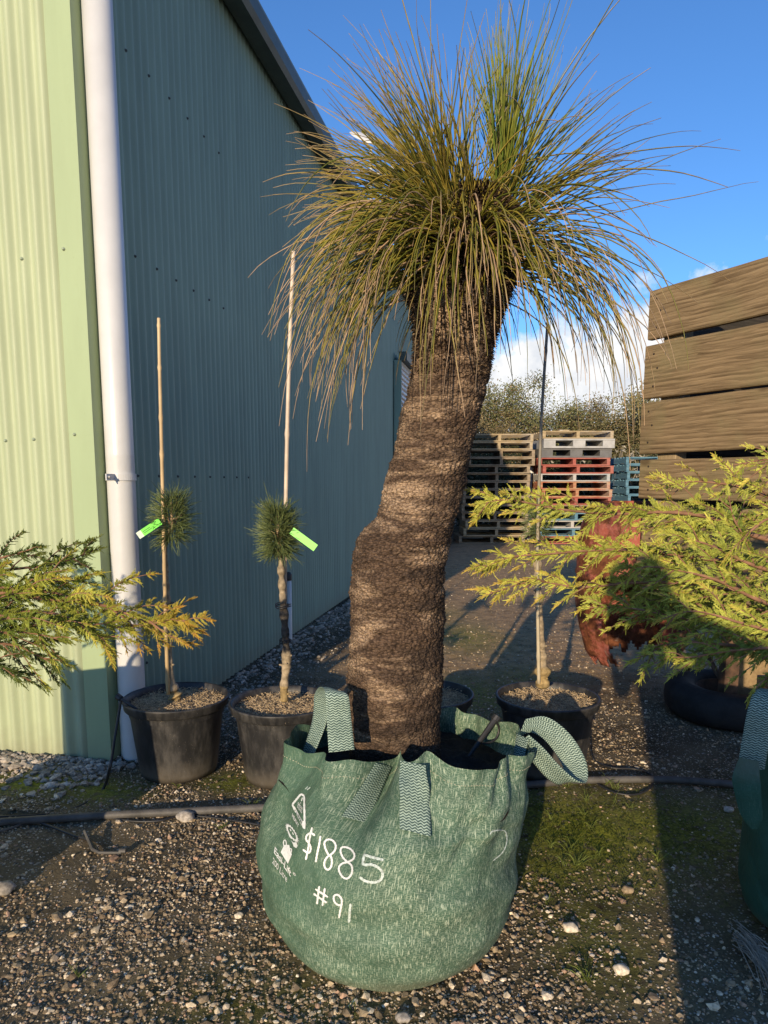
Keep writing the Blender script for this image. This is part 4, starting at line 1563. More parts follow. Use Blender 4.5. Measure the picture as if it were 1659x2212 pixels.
# dripper spike on the first pot
dr = thing('irrigation_dripper', tuple(at_y(262, 1510, 3.24)), 'black irrigation dripper clipped on the rim of the pot by the downpipe', 'dripper')
a, b = at_y(258, 1507, 3.24), at_y(296, 1532, 3.20)
MB().tube([a, b], [.008, .006], 10).build('dripper_spike', M['black'], dr)
MB().tube([a - (b - a) * .12, a + (b - a) * .1], [.016, .014], 10).build('dripper_cap', M['black'], dr)

# ------------------------------------------------------------------ conifers
def nrmz(a):
    return a / (np.linalg.norm(a, axis=-1, keepdims=True) + 1e-9)


class Conifer:
    def __init__(self, seed):
        self.r = np.random.default_rng(seed)
        self.P2, self.W2, self.C2 = [], [], []
        self.wood = MB()

    def shoots(self, p, d, up, L, gold, dark):
        """one flat feathery shoot with its own side sprigs"""
        r = self.r
        n = len(p)
        # main rachis
        s = np.linspace(0, 1, 4)
        bend = (r.normal(0, .10, (n, 3)) + np.array([0, 0, -.10]))
        pts = p[:, None] + d[:, None] * (L[:, None, None] * s[None, :, None]) + bend[:, None] * (L[:, None, None] * s[None, :, None] ** 2)
        self.add(pts, np.array([.0013, .0012, .0011, .0008]), gold, dark)
        side = nrmz(np.cross(d, up))
        K = 11
        for k in range(K):
            t = (k + .6) / (K + .3) + r.normal(0, .03, n)
            t = np.clip(t, .05, .97)
            base = p + d * (L * t)[:, None] + bend * (L * t * t)[:, None]
            for sg in (1, -1):
                ang = r.uniform(.48, .74, n)
                sd = nrmz(d * np.cos(ang)[:, None] + side * (sg * np.sin(ang))[:, None] + up * r.normal(.05, .16, n)[:, None])
                l = L * (1 - t * .80) * r.uniform(.20, .34, n)
                ok = l > .005
                if not ok.any():
                    continue
                b, sdd, ll = base[ok], sd[ok], l[ok]
                q = np.stack([b, b + sdd * (ll * .55)[:, None], b + sdd * ll[:, None] + d[ok] * (ll * .16)[:, None]], 1)
                g2 = np.clip(gold[ok] + t[ok] * .15, 0, 1)
                self.add(q, np.array([.0010, .0011, .0007]), g2, dark[ok])
                # third order, alternating
                for m in (1,):
                    tb = .22 + .24 * m
                    s2 = 1 if m % 2 else -1
                    b2 = b + sdd * (ll * tb)[:, None]
                    pd_ = nrmz(np.cross(sdd, up[ok]))
                    d2 = nrmz(sdd * .78 + pd_ * (s2 * .62))
                    l2 = ll * (1 - tb * .7) * .50
                    big = l2 > .0035
                    if big.any():
                        q2 = np.stack([b2[big], b2[big] + d2[big] * (l2[big] * .6)[:, None], b2[big] + d2[big] * l2[big][:, None]], 1)
                        self.add(q2, np.array([.0010, .0012, .0008]), g2[big], dark[ok][big])

    def add(self, pts, w, gold, dark):
        r = self.r
        n, N = pts.shape[:2]
        if N == 4:
            pts = pts[:, [0, 2, 3]]
            w = w[[0, 2, 3]]
        self.P2.append(pts)
        self.W2.append(np.tile(w, (n, 1)) * r.uniform(.85, 1.25, n)[:, None])
        g = np.array([.190, .280, .048])
        y = np.array([.560, .560, .095])
        o = np.array([.58, .350, .070])
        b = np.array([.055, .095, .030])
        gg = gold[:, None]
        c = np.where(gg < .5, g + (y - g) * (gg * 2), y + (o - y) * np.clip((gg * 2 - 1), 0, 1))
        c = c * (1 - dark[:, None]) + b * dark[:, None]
        c = c * r.uniform(.75, 1.2, n)[:, None]
        self.C2.append(np.concatenate([np.repeat(c[:, None], 3, 1), np.ones((n, 3, 1))], -1))

    def branch(self, path, side=(0, -.35, .94), width=.16, gold=(.3, .6), dark=0.0, r0=.006, step=.055, wood=(.26, .14, .085), leafy=.0, level=1, dens=1.0):
        r = self.r
        path = np.asarray(path, float)
        Ltot = np.linalg.norm(np.diff(path, axis=0), axis=1).sum()
        n = max(10, int(Ltot / .012))
        pts = resample(path, n)
        self.wood.tube(pts, np.linspace(r0, .0012, n), 7, (*wood, 1))
        T = nrmz(np.gradient(pts, axis=0))
        S = np.asarray(side, float)
        S = nrmz(S - T * (T @ S)[:, None])
        U = nrmz(np.cross(T, S))
        k0 = int(leafy * n)
        idx = np.arange(k0, n)
        idx = idx[r.random(len(idx)) < dens * .78]
        s = idx / (n - 1)
        # leafy shoots straight off this axis
        for sg in (1, -1):
            ang = r.uniform(.45, .9, len(idx))
            d = nrmz(T[idx] * np.cos(ang)[:, None] + S[idx] * (sg * np.sin(ang))[:, None] + U[idx] * r.normal(0, .30, len(idx))[:, None])
            L = width * (.47 if level == 1 else .56) * np.interp(s, [0, .5, 1], [.85, .9, .35]) * r.uniform(.6, 1.15, len(idx))
            L = np.maximum(L, .022)
            gold_ = -.07 + gold[0] + (gold[1] - gold[0]) * s ** 1.6 + r.normal(0, .07, len(idx))
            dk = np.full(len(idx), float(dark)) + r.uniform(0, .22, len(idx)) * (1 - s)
            self.shoots(pts[idx], d, U[idx], L, np.clip(gold_, 0, 1), np.clip(dk, 0, 1))
        # tip
        self.shoots(pts[-3:-2], T[-3:-2], U[-3:-2], np.array([.05]), np.array([min(1, gold[1] + .1)]), np.array([float(dark)]))
        if level == 1:
            kk = np.arange(max(2, k0), n - 3, max(2, int(step / .012)))
            for q, i in enumerate(kk):
                sg = 1 if q % 2 else -1
                ang = r.uniform(.5, .85)
                d = T[i] * math.cos(ang) + S[i] * sg * math.sin(ang) + U[i] * r.normal(0, .4)
                d /= np.linalg.norm(d)
                l = width * np.interp(i / n, [0, .4, 1], [1.0, 1.0, .35]) * r.uniform(.75, 1.2)
                e = pts[i] + d * l + np.array([0, 0, -.12 * l]) + T[i] * l * .15
                self.branch([pts[i], pts[i] + d * l * .55, e], np.cross(T[i], d) if r.random() < .15 else S[i], width * .52,
                            (gold[0] + (gold[1] - gold[0]) * i / n * .8, gold[0] + (gold[1] - gold[0]) * (.3 + .7 * i / n) + .08), dark, .0025, step, wood, 0.12, 2, dens)

    def finish(self, root, name='foliage'):
        mb = MB()
        P_, W_, C_ = np.concatenate(self.P2), np.concatenate(self.W2), np.concatenate(self.C2)
        mb.strands(P_, W_, 3, C_)
        mb.build(name, M['conifer'], root)
        self.wood.build('branches', M['twig'], root, True)
        return len(P_)


def PY(L):
    return [at_y(u, v, y) for u, v, y in L]


con = Conifer(5)
conR = thing('golden_conifer', (1.52, 2.25, 0.62), 'golden conifer with long feathery branches reaching in from the right', 'conifer', 'golden conifers')
con.branch(PY([(1790, 1120, 2.3), (1690, 1085, 2.35), (1600, 1052, 2.4), (1500, 1040, 2.42), (1425, 1052, 2.45)]), (0, -.4, .9), .13, (.35, .55), 0, .008, dens=.9)
con.branch(PY([(1800, 1190, 2.25), (1640, 1160, 2.3), (1545, 1120, 2.34), (1440, 1106, 2.36), (1330, 1110, 2.36), (1210, 1100, 2.34), (1100, 1080, 2.33), (1030, 1090, 2.36)]), (0, -.45, .9), .17, (.28, .55), 0, .010, leafy=.18)
con.branch(PY([(1800, 1230, 2.2), (1660, 1215, 2.22), (1520, 1206, 2.24), (1400, 1190, 2.24), (1290, 1188, 2.24), (1190, 1196, 2.24), (1100, 1204, 2.26), (1034, 1232, 2.28)]), (0, -.5, .86), .14, (.30, .62), 0, .010, leafy=.2)
con.branch(PY([(1800, 1300, 2.15), (1660, 1290, 2.18), (1520, 1262, 2.2), (1380, 1258, 2.22), (1250, 1268, 2.22), (1150, 1256, 2.24), (1042, 1288, 2.26)]), (0, -.5, .86), .13, (.30, .66), 0, .010, leafy=.2)
con.branch(PY([(1800, 1390, 2.1), (1660, 1365, 2.12), (1560, 1350, 2.14), (1450, 1330, 2.16), (1350, 1312, 2.18), (1262, 1312, 2.2)]), (0, -.5, .86), .15, (.12, .40), .10, .009)
con.branch(PY([(1800, 1440, 2.05), (1660, 1405, 2.07), (1560, 1392, 2.09), (1460, 1388, 2.12), (1360, 1430, 2.15)]), (0, -.4, .9), .14, (.10, .42), .18, .009)
con.branch(PY([(1790, 1260, 2.1), (1640, 1225, 2.12), (1540, 1180, 2.14), (1440, 1150, 2.16)]), (0, -.5, .86), .16, (.22, .42), 0, .009)
con.branch(PY([(1790, 1340, 2.05), (1650, 1300, 2.08), (1540, 1250, 2.1), (1420, 1225, 2.14), (1330, 1230, 2.16)]), (0, -.5, .86), .16, (.22, .45), .05, .009)
con.branch(PY([(1800, 1470, 2.0), (1720, 1440, 2.0), (1660, 1460, 2.02), (1620, 1510, 2.03)]), (.3, -.4, .9), .11, (.10, .35), .2, .007)
con.branch(PY([(1620, 1175, 2.3), (1585, 1120, 2.3), (1572, 1055, 2.32)]), (.8, -.5, 0), .10, (.12, .28), .15, .005)
con.branch(PY([(1740, 1130, 2.1), (1660, 1120, 2.08), (1590, 1180, 2.08), (1560, 1215, 2.1)]), (.2, -.4, .9), .10, (.35, .60), 0, .006)
con.branch(PY([(1760, 1050, 2.15), (1690, 1020, 2.15), (1640, 1060, 2.12)]), (.2, -.4, .9), .10, (.35, .6), 0, .006)
con.branch(PY([(1790, 1400, 2.0), (1690, 1370, 2.0), (1600, 1345, 2.02), (1500, 1320, 2.06), (1420, 1340, 2.08)]), (0, -.5, .86), .14, (.30, .60), .05, .008)
con.branch(PY([(1560, 1340, 2.25), (1480, 1290, 2.26), (1400, 1275, 2.26), (1330, 1290, 2.26)]), (0, -.5, .86), .14, (.10, .30), .15, .006)
con.branch(PY([(1800, 1420, 1.98), (1680, 1400, 2.0), (1580, 1405, 2.03), (1480, 1420, 2.06), (1400, 1410, 2.1)]), (0, -.4, .9), .13, (.08, .30), .15, .007)
con.branch(PY([(1800, 1350, 2.2), (1690, 1330, 2.2), (1580, 1300, 2.22), (1470, 1290, 2.25), (1380, 1300, 2.25)]), (0, -.5, .86), .15, (.15, .40), .05, .008)
con.branch(PY([(1800, 1150, 2.4), (1690, 1135, 2.4), (1600, 1120, 2.42), (1500, 1140, 2.42), (1420, 1150, 2.42)]), (0, -.5, .86), .14, (.2, .45), .0, .007)
# side and rear branches outside the picture
for k in range(14):
    a = R(-70 + k * 20)
    z = .95 + .9 * ((k * 7) % 14) / 14
    l = .62 * (1.9 - z) + .12
    b = np.array([1.52, 2.25, z])
    e = b + np.array([math.cos(a) * l, math.sin(a) * l, .05])
    con.branch([b, (b + e) / 2 + np.array([0, 0, .05]), e], (0, 0, 1.), .13, (.2, .5), .0, .008, step=.09, dens=.55)
stem = MB().tube(resample([(1.53, 2.25, .55), (1.52, 2.25, 1.0), (1.54, 2.26, 1.5), (1.53, 2.25, 1.95)], 30), np.linspace(.022, .004, 30), 10, (.20, .12, .08, 1))
stem.build('trunk', M['twig'], conR, True)
nR = con.finish(conR)

con = Conifer(9)
conL = thing('golden_conifer', (-1.82, 1.95, 0.8), 'golden conifer with orange-tipped branches reaching across the shed corner', 'conifer', 'golden conifers')
con.branch(PY([(-260, 1245, 2.2), (-90, 1240, 2.25), (60, 1226, 2.3), (140, 1212, 2.33), (212, 1186, 2.36)]), (0, -.5, .86), .15, (.02, .26), .62, .007, wood=(.10, .06, .04))
con.branch(PY([(-260, 1330, 2.1), (-100, 1310, 2.15), (30, 1290, 2.18), (150, 1298, 2.2), (240, 1312, 2.22), (320, 1345, 2.24), (370, 1338, 2.25), (405, 1345, 2.25)]), (0, -.45, .9), .19, (.24, .90), 0, .010)
con.branch(PY([(-100, 1330, 2.1), (60, 1320, 2.12), (150, 1335, 2.14), (215, 1375, 2.16), (240, 1400, 2.18)]), (0, -.5, .86), .13, (.2, .55), 0, .006)
con.branch(PY([(-120, 1300, 2.05), (0, 1330, 2.08), (90, 1345, 2.1), (190, 1350, 2.14), (262, 1340, 2.16)]), (0, -.5, .86), .17, (.15, .50), 0.05, .006)
con.branch(PY([(-120, 1275, 2.12), (-20, 1268, 2.14), (70, 1275, 2.17), (140, 1285, 2.18), (200, 1300, 2.2)]), (0, -.5, .86), .16, (.12, .45), 0.05, .006)
con.branch(PY([(-120, 1350, 2.02), (-20, 1362, 2.05), (70, 1368, 2.08), (140, 1385, 2.1)]), (0, -.5, .86), .15, (.08, .35), 0.25, .006)
con.branch(PY([(-60, 1225, 2.3), (20, 1200, 2.32), (90, 1180, 2.34)]), (0, -.5, .86), .12, (.02, .15), .65, .005)
con.branch(PY([(-40, 1290, 2.15), (60, 1270, 2.16), (130, 1255, 2.18), (210, 1262, 2.2)]), (0, -.5, .86), .12, (.2, .45), 0, .006)
con.branch(PY([(-260, 1400, 2.0), (-100, 1390, 2.05), (20, 1392, 2.1), (90, 1420, 2.12), (125, 1442, 2.13)]), (0, -.4, .9), .14, (.02, .22), .70, .007)
con.branch(PY([(-200, 1440, 2.0), (-80, 1430, 2.0), (0, 1440, 2.02), (40, 1470, 2.04)]), (0, -.4, .9), .13, (.02, .22), .70, .006)
con.branch(PY([(235, 1312, 2.22), (285, 1350, 2.22), (300, 1400, 2.22)]), (.8, -.4, 0.3), .08, (.55, .95), 0, .004)
con.branch(PY([(320, 1340, 2.24), (370, 1375, 2.24), (420, 1392, 2.24)]), (.3, -.4, 0.8), .06, (.7, .95), 0, .004)
for k in range(12):
    a = R(60 + k * 22)
    z = .95 + .30 * ((k * 5) % 12) / 12
    l = .38
    b = np.array([-1.82, 1.95, z])
    e = b + np.array([math.cos(a) * l, math.sin(a) * l, .05])
    con.branch([b, (b + e) / 2 + np.array([0, 0, .05]), e], (0, 0, 1.), .13, (.2, .5), .0, .008, step=.09, dens=.5)
stem = MB().tube(resample([(-1.82, 1.95, .75), (-1.82, 1.95, 1.0), (-1.80, 1.96, 1.2), (-1.82, 1.95, 1.42)], 30), np.linspace(.022, .004, 30), 10, (.20, .12, .08, 1))
stem.build('trunk', M['twig'], conL, True)
nL = con.finish(conL)
print('conifer sprigs', nR, nL)


def small_bag(cx, cy, r, h, label, seed):
    rr_ = np.random.default_rng(seed)
    ph = rr_.uniform(0, 6, 6)

    def fn(TH, TT):
        q = np.interp(TT, [0, .03, .15, .5, .85, 1], [.88, .95, 1, 1.0, .98, .96]) * r
        q = q * (1 + .015 * np.sin(2 * TH + ph[0]) + .012 * np.sin(5 * TH + ph[1] + 3 * TT) * smooth(TT, .1, .6) + .018 * np.sin(8 * TH + ph[2]) * smooth(TT, .6, 1))
        return np.stack([cx + q * np.sin(TH), cy - q * np.cos(TH), TT * (h + .015 * np.sin(3 * TH + ph[3]))], -1)
    root = thing('grow_bag', (cx, cy, 0), label, 'grow bag')
    P_, U_ = cloth(fn, 50, 160, r0=r, zsc=h)
    MB().grid(P_, uv=U_).build('bag_body', M['bag_dark'], root, True)
    th_ = np.linspace(-math.pi, math.pi, 90)
    TH, RR = np.meshgrid(th_, np.linspace(0, 1, 8))
    e = fn(TH, np.full_like(TH, .93))
    Pm = np.array([cx, cy, 0]) * (1 - RR[..., None]) + e * RR[..., None]
    Pm[..., 2] = h * .93
    MB().grid(Pm).build('potting_mix', M['soil'], root, True)
    return root, fn


bagR, fnR = small_bag(1.505, 2.13, .335, .60, 'dark green grow bag in shade at the right edge, holding the golden conifer', 3)
hb = MB()
q0 = at_y(1640, 1640, 1.93)
ribbon(hb, PY([(1622, 1660, 1.98), (1634, 1590, 1.97), (1646, 1530, 1.96), (1662, 1490, 1.98), (1690, 1500, 2.02), (1705, 1580, 2.04)]), [.07, .07, .07], [(.9, -.4, .1)] * 6, n=50)
hb.build('handle', M['strap'], bagR, True)
hb = MB()
ribbon(hb, PY([(1618, 1640, 1.945), (1612, 1690, 1.93), (1622, 1760, 1.94), (1628, 1790, 1.95)]), [.05, .075, .06, .02], [(.75, -.6, 0)] * 4, n=24)
hb.build('bag_flap', M['bag_dark'], bagR, True)
bagL, fnL = small_bag(-1.79, 1.92, .325, .78, 'tall dark green grow bag outside the left edge, holding the left golden conifer', 4)
for a in (.6, -1.2, 2.4):
    hb = MB()
    c0, c1 = fnL(np.array([a - .28]), np.array([1.0]))[0], fnL(np.array([a + .28]), np.array([1.0]))[0]
    m_ = (c0 + c1) / 2
    out = m_ - np.array([-1.8, 1.92, m_[2]])
    out /= np.linalg.norm(out)
    ribbon(hb, [c0 - np.array([0, 0, .1]), c0 + np.array([0, 0, .02]), m_ + np.array([0, 0, .13]) + out * .03, c1 + np.array([0, 0, .02]), c1 - np.array([0, 0, .1])], [.06, .06], [out] * 5, n=50)
    hb.build('handle', M['strap'], bagL, True)

# ------------------------------------------------------------------ timber crate
CY = 4.40
TLp, BLp = at_y(1404, 630, CY), at_y(1381, 1090, CY)
cup = (TLp - BLp) / np.linalg.norm(TLp - BLp)
cr = np.array([.47, -.88, -.05])
cr = cr - cup * cr.dot(cup)
cr /= np.linalg.norm(cr)
cn = np.cross(cr, cup)                 # inward
if cn[0] < 0:
    cn = -cn
crate = thing('timber_crate', (TLp[0], TLp[1], 0.0), 'tall crate of wide weathered brown boards with open gaps, behind the right conifer', 'crate')
CL = 1.75


def board(mb, o, ax, upv, nv, L, hgt, th, uvo=(0, 0), bev=.006, nx=30, bow=0.0):
    """a sawn board: slightly bowed, eased edges, UV along the grain"""
    prof = [(0, bev), (bev, 0), (th - bev, 0), (th, bev), (th, hgt - bev), (th - bev, hgt), (bev, hgt), (0, hgt - bev)]
    P_, U_ = [], []
    for i in range(nx + 1):
        s = i / nx
        row, ur = [], []
        for a, b in prof + prof[:1]:
            wob = .0025 * mn.noise(Vector((s * 5 + uvo[0], b * 3, uvo[1]))) + bow * math.sin(s * math.pi)
            row.append(o + ax * (L * s) + upv * (b + wob) + nv * a)
            ur.append((L * s + uvo[0], b + a * .5 + uvo[1]))
        P_.append(row)
        U_.append(ur)
    P_, U_ = np.array(P_), np.array(U_)
    mb.grid(P_, uv=U_)
    for k, rev in ((0, False), (nx, True)):
        base = mb.n
        loop = P_[k, :-1]
        f = list(range(len(loop)))
        mb.add(loop, [f[::-1] if not rev else f], None, U_[k, :-1])
    return mb


def left_edge(v):
    t = (v - 630) / 460
    return at_y(1404 + (1381 - 1404) * t, v, CY)


for k, (va, vb, dx) in enumerate(((629, 735, 0.0), (747, 862, -.012), (870, 981, -.02), (993, 1076, -.01), (1092, 1180, .03), (1190, 1275, .0))):
    a, b = left_edge(vb), left_edge(va)
    hgt = np.linalg.norm(b - a)
    mb = MB()
    board(mb, a + cr * dx, cr, cup, cn, CL, hgt, .045, (k * 3.7, k * 1.9), bow=.004 * (-1) ** k)
    bo = mb.build('board', M['timber'], crate)
    for (fx, fy) in ((.055, .82), (.085, .55), (.06, .22)):
        d = dome(.0045, .003, 8)
        d.v = oriented(d, a + cr * (fx + dx + .01 * k % .02) + cup * hgt * fy, -cn)
        d.build('nail', M['nail'], bo)
btm = left_edge(1275)
for k, (off, dep) in enumerate(((.075, .0), (CL - .16, .0), (.075, 1.05), (CL - .16, 1.05))):
    mb = MB()
    hh = (TLp - btm) @ cup - .03
    o_ = btm + cr * off + cn * (.047 + dep)
    board(mb, o_, cup, cr, cn, hh, .135, .095, (k * 2.1, 9))
    mb.build('post', M['timber_end'], crate)
for off, dep in ((.50, .25), (CL - .25, .25), (.50, .95), (CL - .25, .95)):
    o_ = btm + cr * off + cn * dep
    MB().box((o_[0], o_[1], (o_[2] - .03) / 2), (.08, .08, o_[2] - .03)).build('leg', M['iron'], crate)
mb = MB()
board(mb, btm + cn * .05 - cup * .03, cr, cn, -cup, CL, 1.10, .03, (5, 60))
mb.build('base_board', M['timber'], crate)
for k, (va, vb) in enumerate(((635, 740), (752, 864), (872, 984), (996, 1085), (1092, 1180))):
    a, b = left_edge(vb), left_edge(va)
    hgt = np.linalg.norm(b - a)
    mb = MB()
    board(mb, a + cn * 1.20, cr, cup, cn, CL, hgt + .034, .04, (k * 2.7, 20 + k))
    mb.build('board', M['timber'], crate)
    mb = MB()
    board(mb, a + cr * (CL - .03) + cn * .05, cn, cup, -cr, 1.14, hgt, .04, (k * 2.2, 40 + k))
    mb.build('board', M['timber'], crate)
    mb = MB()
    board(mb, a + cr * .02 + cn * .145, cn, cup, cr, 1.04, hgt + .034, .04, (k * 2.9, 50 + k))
    mb.build('board', M['timber_shade'], crate)

# ------------------------------------------------------------------ rusty machine and tyre
mach = thing('rusty_machine', (1.78, 4.95, 0), 'rusty red steel machine drum, torn open low down, behind the right conifer', 'machine')
mcx, mcy = 1.775, 4.95
nth, nz = 120, 60
thm = np.linspace(-math.pi, math.pi, nth)
zm = np.linspace(.10, 1.26, nz)
rm = np.interp(zm, [.10, .22, .40, .62, .85, 1.1, 1.28, 1.38], [.26, .345, .405, .435, .425, .40, .34, .24])
TH, ZZ = np.meshgrid(thm, zm)
RR = np.repeat(rm[:, None], nth, 1)
for idx in np.ndindex(RR.shape):
    j = idx[1] % (nth - 1)
    RR[idx] += .018 * fbm((math.sin(thm[j]) * 2.0, math.cos(thm[j]) * 2.0, ZZ[idx] * 2.5)) + (.010 if abs(ZZ[idx] - .78) < .02 else 0)
outer = np.stack([mcx + RR * np.sin(TH), mcy - RR * np.cos(TH), ZZ], -1)
inner = np.stack([mcx + (RR - .012) * np.sin(TH), mcy - (RR - .012) * np.cos(TH), ZZ], -1)


def keep(i, j):
    t, z = (thm[j] + thm[(j + 1) % nth]) / 2, (zm[i] + zm[min(i + 1, nz - 1)]) / 2
    w = .06 * mn.noise(Vector((t * 6, z * 9, 1)))
    if z < .76 + w and -.92 + .70 * max(0, .50 - z) + w * 2 < t < 1.6:
        return False
    if ((t - .25) / .50) ** 2 + ((z - 1.03 + .25 * t) / .15) ** 2 < 1 + w * 3:
        return False
    if z < .16 + w * 1.6:
        return False
    return True


V_ = np.concatenate([outer.reshape(-1, 3), inner.reshape(-1, 3)])
N0 = nth * nz
fs = []
kp = {(i, j): keep(i, j) for i in range(nz - 1) for j in range(nth - 1)}
for (i, j), ok in kp.items():
    if not ok:
        continue
    a, b, c, d = i * nth + j, i * nth + j + 1, (i + 1) * nth + j + 1, (i + 1) * nth + j
    fs.append((a, b, c, d))
    fs.append((N0 + d, N0 + c, N0 + b, N0 + a))
    for (ni, nj), (p, q) in (((i - 1, j), (a, b)), ((i + 1, j), (c, d)), ((i, j - 1), (d, a)), ((i, j + 1), (b, c))):
        if not kp.get((ni, nj % (nth - 1)), False):
            fs.append((q, p, N0 + p, N0 + q))
MB().add(V_, fs).build('drum', M['rust'], mach, True)
mb = MB()
mb.tube([(1.70, 4.75, .62), (2.15, 4.30, .60)], [.045, .045], 8)
mb.tube([(1.95, 4.55, .58), (1.88, 4.50, .30), (1.93, 4.42, .22)], [.022, .02, .018], 7)
mb.build('frame_beam', M['iron'], mach)
for a, b in (((1.86, 4.40, .62), (2.0, 4.12, .22)), ((2.25, 4.32, .72), (2.42, 4.22, .25)), ((2.15, 4.2, .70), (2.30, 4.05, .30))):
    MB().tube([a, b], [.014, .014], 6).build('strut', M['iron'], mach)
mb = MB()
mb.box((2.16, 4.22, .40), (.13, .12, .62))
mb.box((2.32, 4.24, .40), (.16, .10, .30))
mb.box((2.18, 4.20, .72), (.62, .10, .05))
mb.build('axle_post', M['tan_paint'], mach)
tyre = thing('tyre', (2.10, 4.20, 0), 'old black tyre lying flat on the dark ground behind the right bag', 'tyre')
MB().lathe([(.20, .05), (.205, .02), (.27, .004), (.345, .01), (.375, .05), (.382, .10), (.376, .155), (.345, .195), (.275, .205), (.215, .185), (.20, .16), (.235, .12), (.235, .08), (.20, .05)], (2.10, 4.20, 0), 72).build('tread', M['tyre'], tyre, True)
MB().lathe([(.001, .06), (.12, .06), (.19, .075), (.203, .05), (.203, .17), (.196, .17), (.18, .10), (.12, .085), (.001, .085)], (2.10, 4.20, 0), 48).build('rim', M['iron'], tyre, True)

# ------------------------------------------------------------------ pallets
def pallet_proto(mat, Wd=1.5, D=1.25, Hh=.17, plastic=False):
    root = bpy.data.objects.new('pallet', None)
    COL.objects.link(root)
    ORIG[root.name] = (0, 0, 0)
    root.empty_display_size = .1
    if plastic:
        root.name = 'plastic_pallet'
        ORIG[root.name] = (0, 0, 0)
        mb = MB()
        mb.box((0, 0, Hh - .018), (Wd, D, .036))
        mb.build('deck', M[mat], root)
        mb = MB()
        mb.box((0, 0, .02), (Wd, D, .04))
        mb.build('base_frame', M[mat], root)
        for x, w in ((-Wd / 2 + .125, .25), (0, .26), (Wd / 2 - .125, .25)):
            mb = MB()
            mb.box((x, 0, Hh / 2), (w, D - .01, Hh - .077))
            mb.build('block', M[mat], root)
        return root
    mb = MB()
    for y in np.linspace(-D / 2 + .06, D / 2 - .06, 6):
        mb.box((0, y, Hh - .012), (Wd, .12, .024))
    mb.build('deck_boards', M[mat], root)
    mb = MB()
    for y in np.linspace(-D / 2 + .06, D / 2 - .06, 3):
        mb.box((0, y, .012), (Wd, .12, .024))
    mb.build('base_boards', M[mat], root)
    for x in (-Wd / 2 + .035, 0, Wd / 2 - .035):
        mb = MB()
        mb.box((x, 0, Hh / 2), (.065, D - .01, Hh - .05))
        mb.build('stringer', M[mat], root)
    return root


protos = {}


def put_pallet(kind, x, y, z, rz, label, group, plastic=False, sx=1.0):
    if kind not in protos:
        o = pallet_proto(kind, plastic=plastic, Hh=.205 if plastic else .17)
        protos[kind] = o
    else:
        o = copy_tree(protos[kind])
    o.location = (x, y, z)
    o.rotation_euler = (0, 0, rz)
    o.scale = (sx, 1, 1)
    tag(o, label, 'pallet', group)
    return o


ORD = ['topmost', 'second', 'third', 'fourth', 'fifth', 'sixth', 'seventh', 'eighth', 'ninth', 'tenth', 'eleventh', 'twelfth', 'thirteenth', 'fourteenth', 'fifteenth']
rp_ = random.Random(3)
PYD = 16.9
lx = at_y(1064, 1100, PYD)[0]
for k in range(14):
    z = (13 - k) * .1755
    off = [.03, .02, .09, .07, -.02, .0, -.01, .0, -.03, -.05, -.02, .05, .02, -.09][k]
    put_pallet('pal_wood' if k not in (0, 1, 11, 12) else 'pal_pale', lx + off, PYD + rp_.uniform(-.04, .04), z, R(rp_.uniform(-1.2, 1.2)),
               (f'weathered timber pallet, {ORD[k]} ' + ('of' if k == 0 else 'from top of') + ' the left stack behind the trunk'), 'timber pallets in the left stack')
mx = at_y(1226, 1100, PYD)[0]
seq = ['pal_pale', 'plas_grey', 'plas_dark', 'pal_red', 'pal_red', 'pal_white', 'pal_redtan', 'pal_redtan', 'pal_red', 'pal_wood', 'pal_blue', 'pal_white', 'pal_blue', 'pal_red']
names = {'pal_pale': 'pale raw timber pallet', 'plas_grey': 'light grey plastic pallet', 'plas_dark': 'charcoal plastic pallet', 'pal_red': 'red painted pallet', 'pal_white': 'whitewashed pallet',
         'pal_redtan': 'red pallet with tan deck', 'pal_wood': 'brown timber pallet', 'pal_blue': 'blue painted pallet'}
z = 0
zs = []
for kd in seq[::-1]:
    zs.append(z)
    z += .21 if kd.startswith('plas') else .1755
for k, kd in enumerate(seq):
    put_pallet(kd, mx + rp_.uniform(-.05, .05), PYD + rp_.uniform(-.04, .04), zs[len(seq) - 1 - k], R(rp_.uniform(-1.2, 1.2)),
               f'{names[kd]}, {ORD[k]} ' + ('of' if k == 0 else 'from top of') + ' the tall middle pallet stack', 'pallets in the middle stack', kd.startswith('plas'), 1.06)
bx2 = at_y(1398, 1100, PYD + .6)[0]
for k in range(11):
    put_pallet('pal_blue', bx2 + rp_.uniform(-.05, .05), PYD + .6, (10 - k) * .1755 + .04, R(rp_.uniform(-1.5, 1.5)),
               f'blue painted pallet, {ORD[k]} ' + ('of' if k == 0 else 'from the top of') + ' the right stack beside the crate', 'blue pallets in the right stack')
o = MB().box((mx - .15, PYD, zs[-1] + .175 + .03), (.22, .12, .05)).build('timber_offcut', M['pal_pale'], None)
tag(o, 'short pale timber offcut lying on top of the middle pallet stack', 'offcut')
o = MB().lathe([(.06, 0), (.06, 1.72), (.05, 1.74), (.001, 1.745)], (at_y(1146, 1100, PYD + .3)[0], PYD + .3, 0), 16).build('post', M['pvc'], None, True, origin=(at_y(1146, 1100, PYD + .3)[0], PYD + .3, 0))
tag(o, 'white round post standing between the left and middle pallet stacks', 'post')

# ------------------------------------------------------------------ yard light
lp_ = at_y(801, 400, 24.0)
lpole = thing('light_pole', (lp_[0], 24.0, 0), 'white yard light pole with two lamp heads, rising behind the shed roof', 'light pole')
zt = at_y(801, 318, 24.0)[2]
MB().tube([(lp_[0] + .04, 24, 0), (lp_[0] + .02, 24, zt - 3), (lp_[0], 24, zt)], [.07, .055, .045], 12).build('pole', M['pvc'], lpole, True)


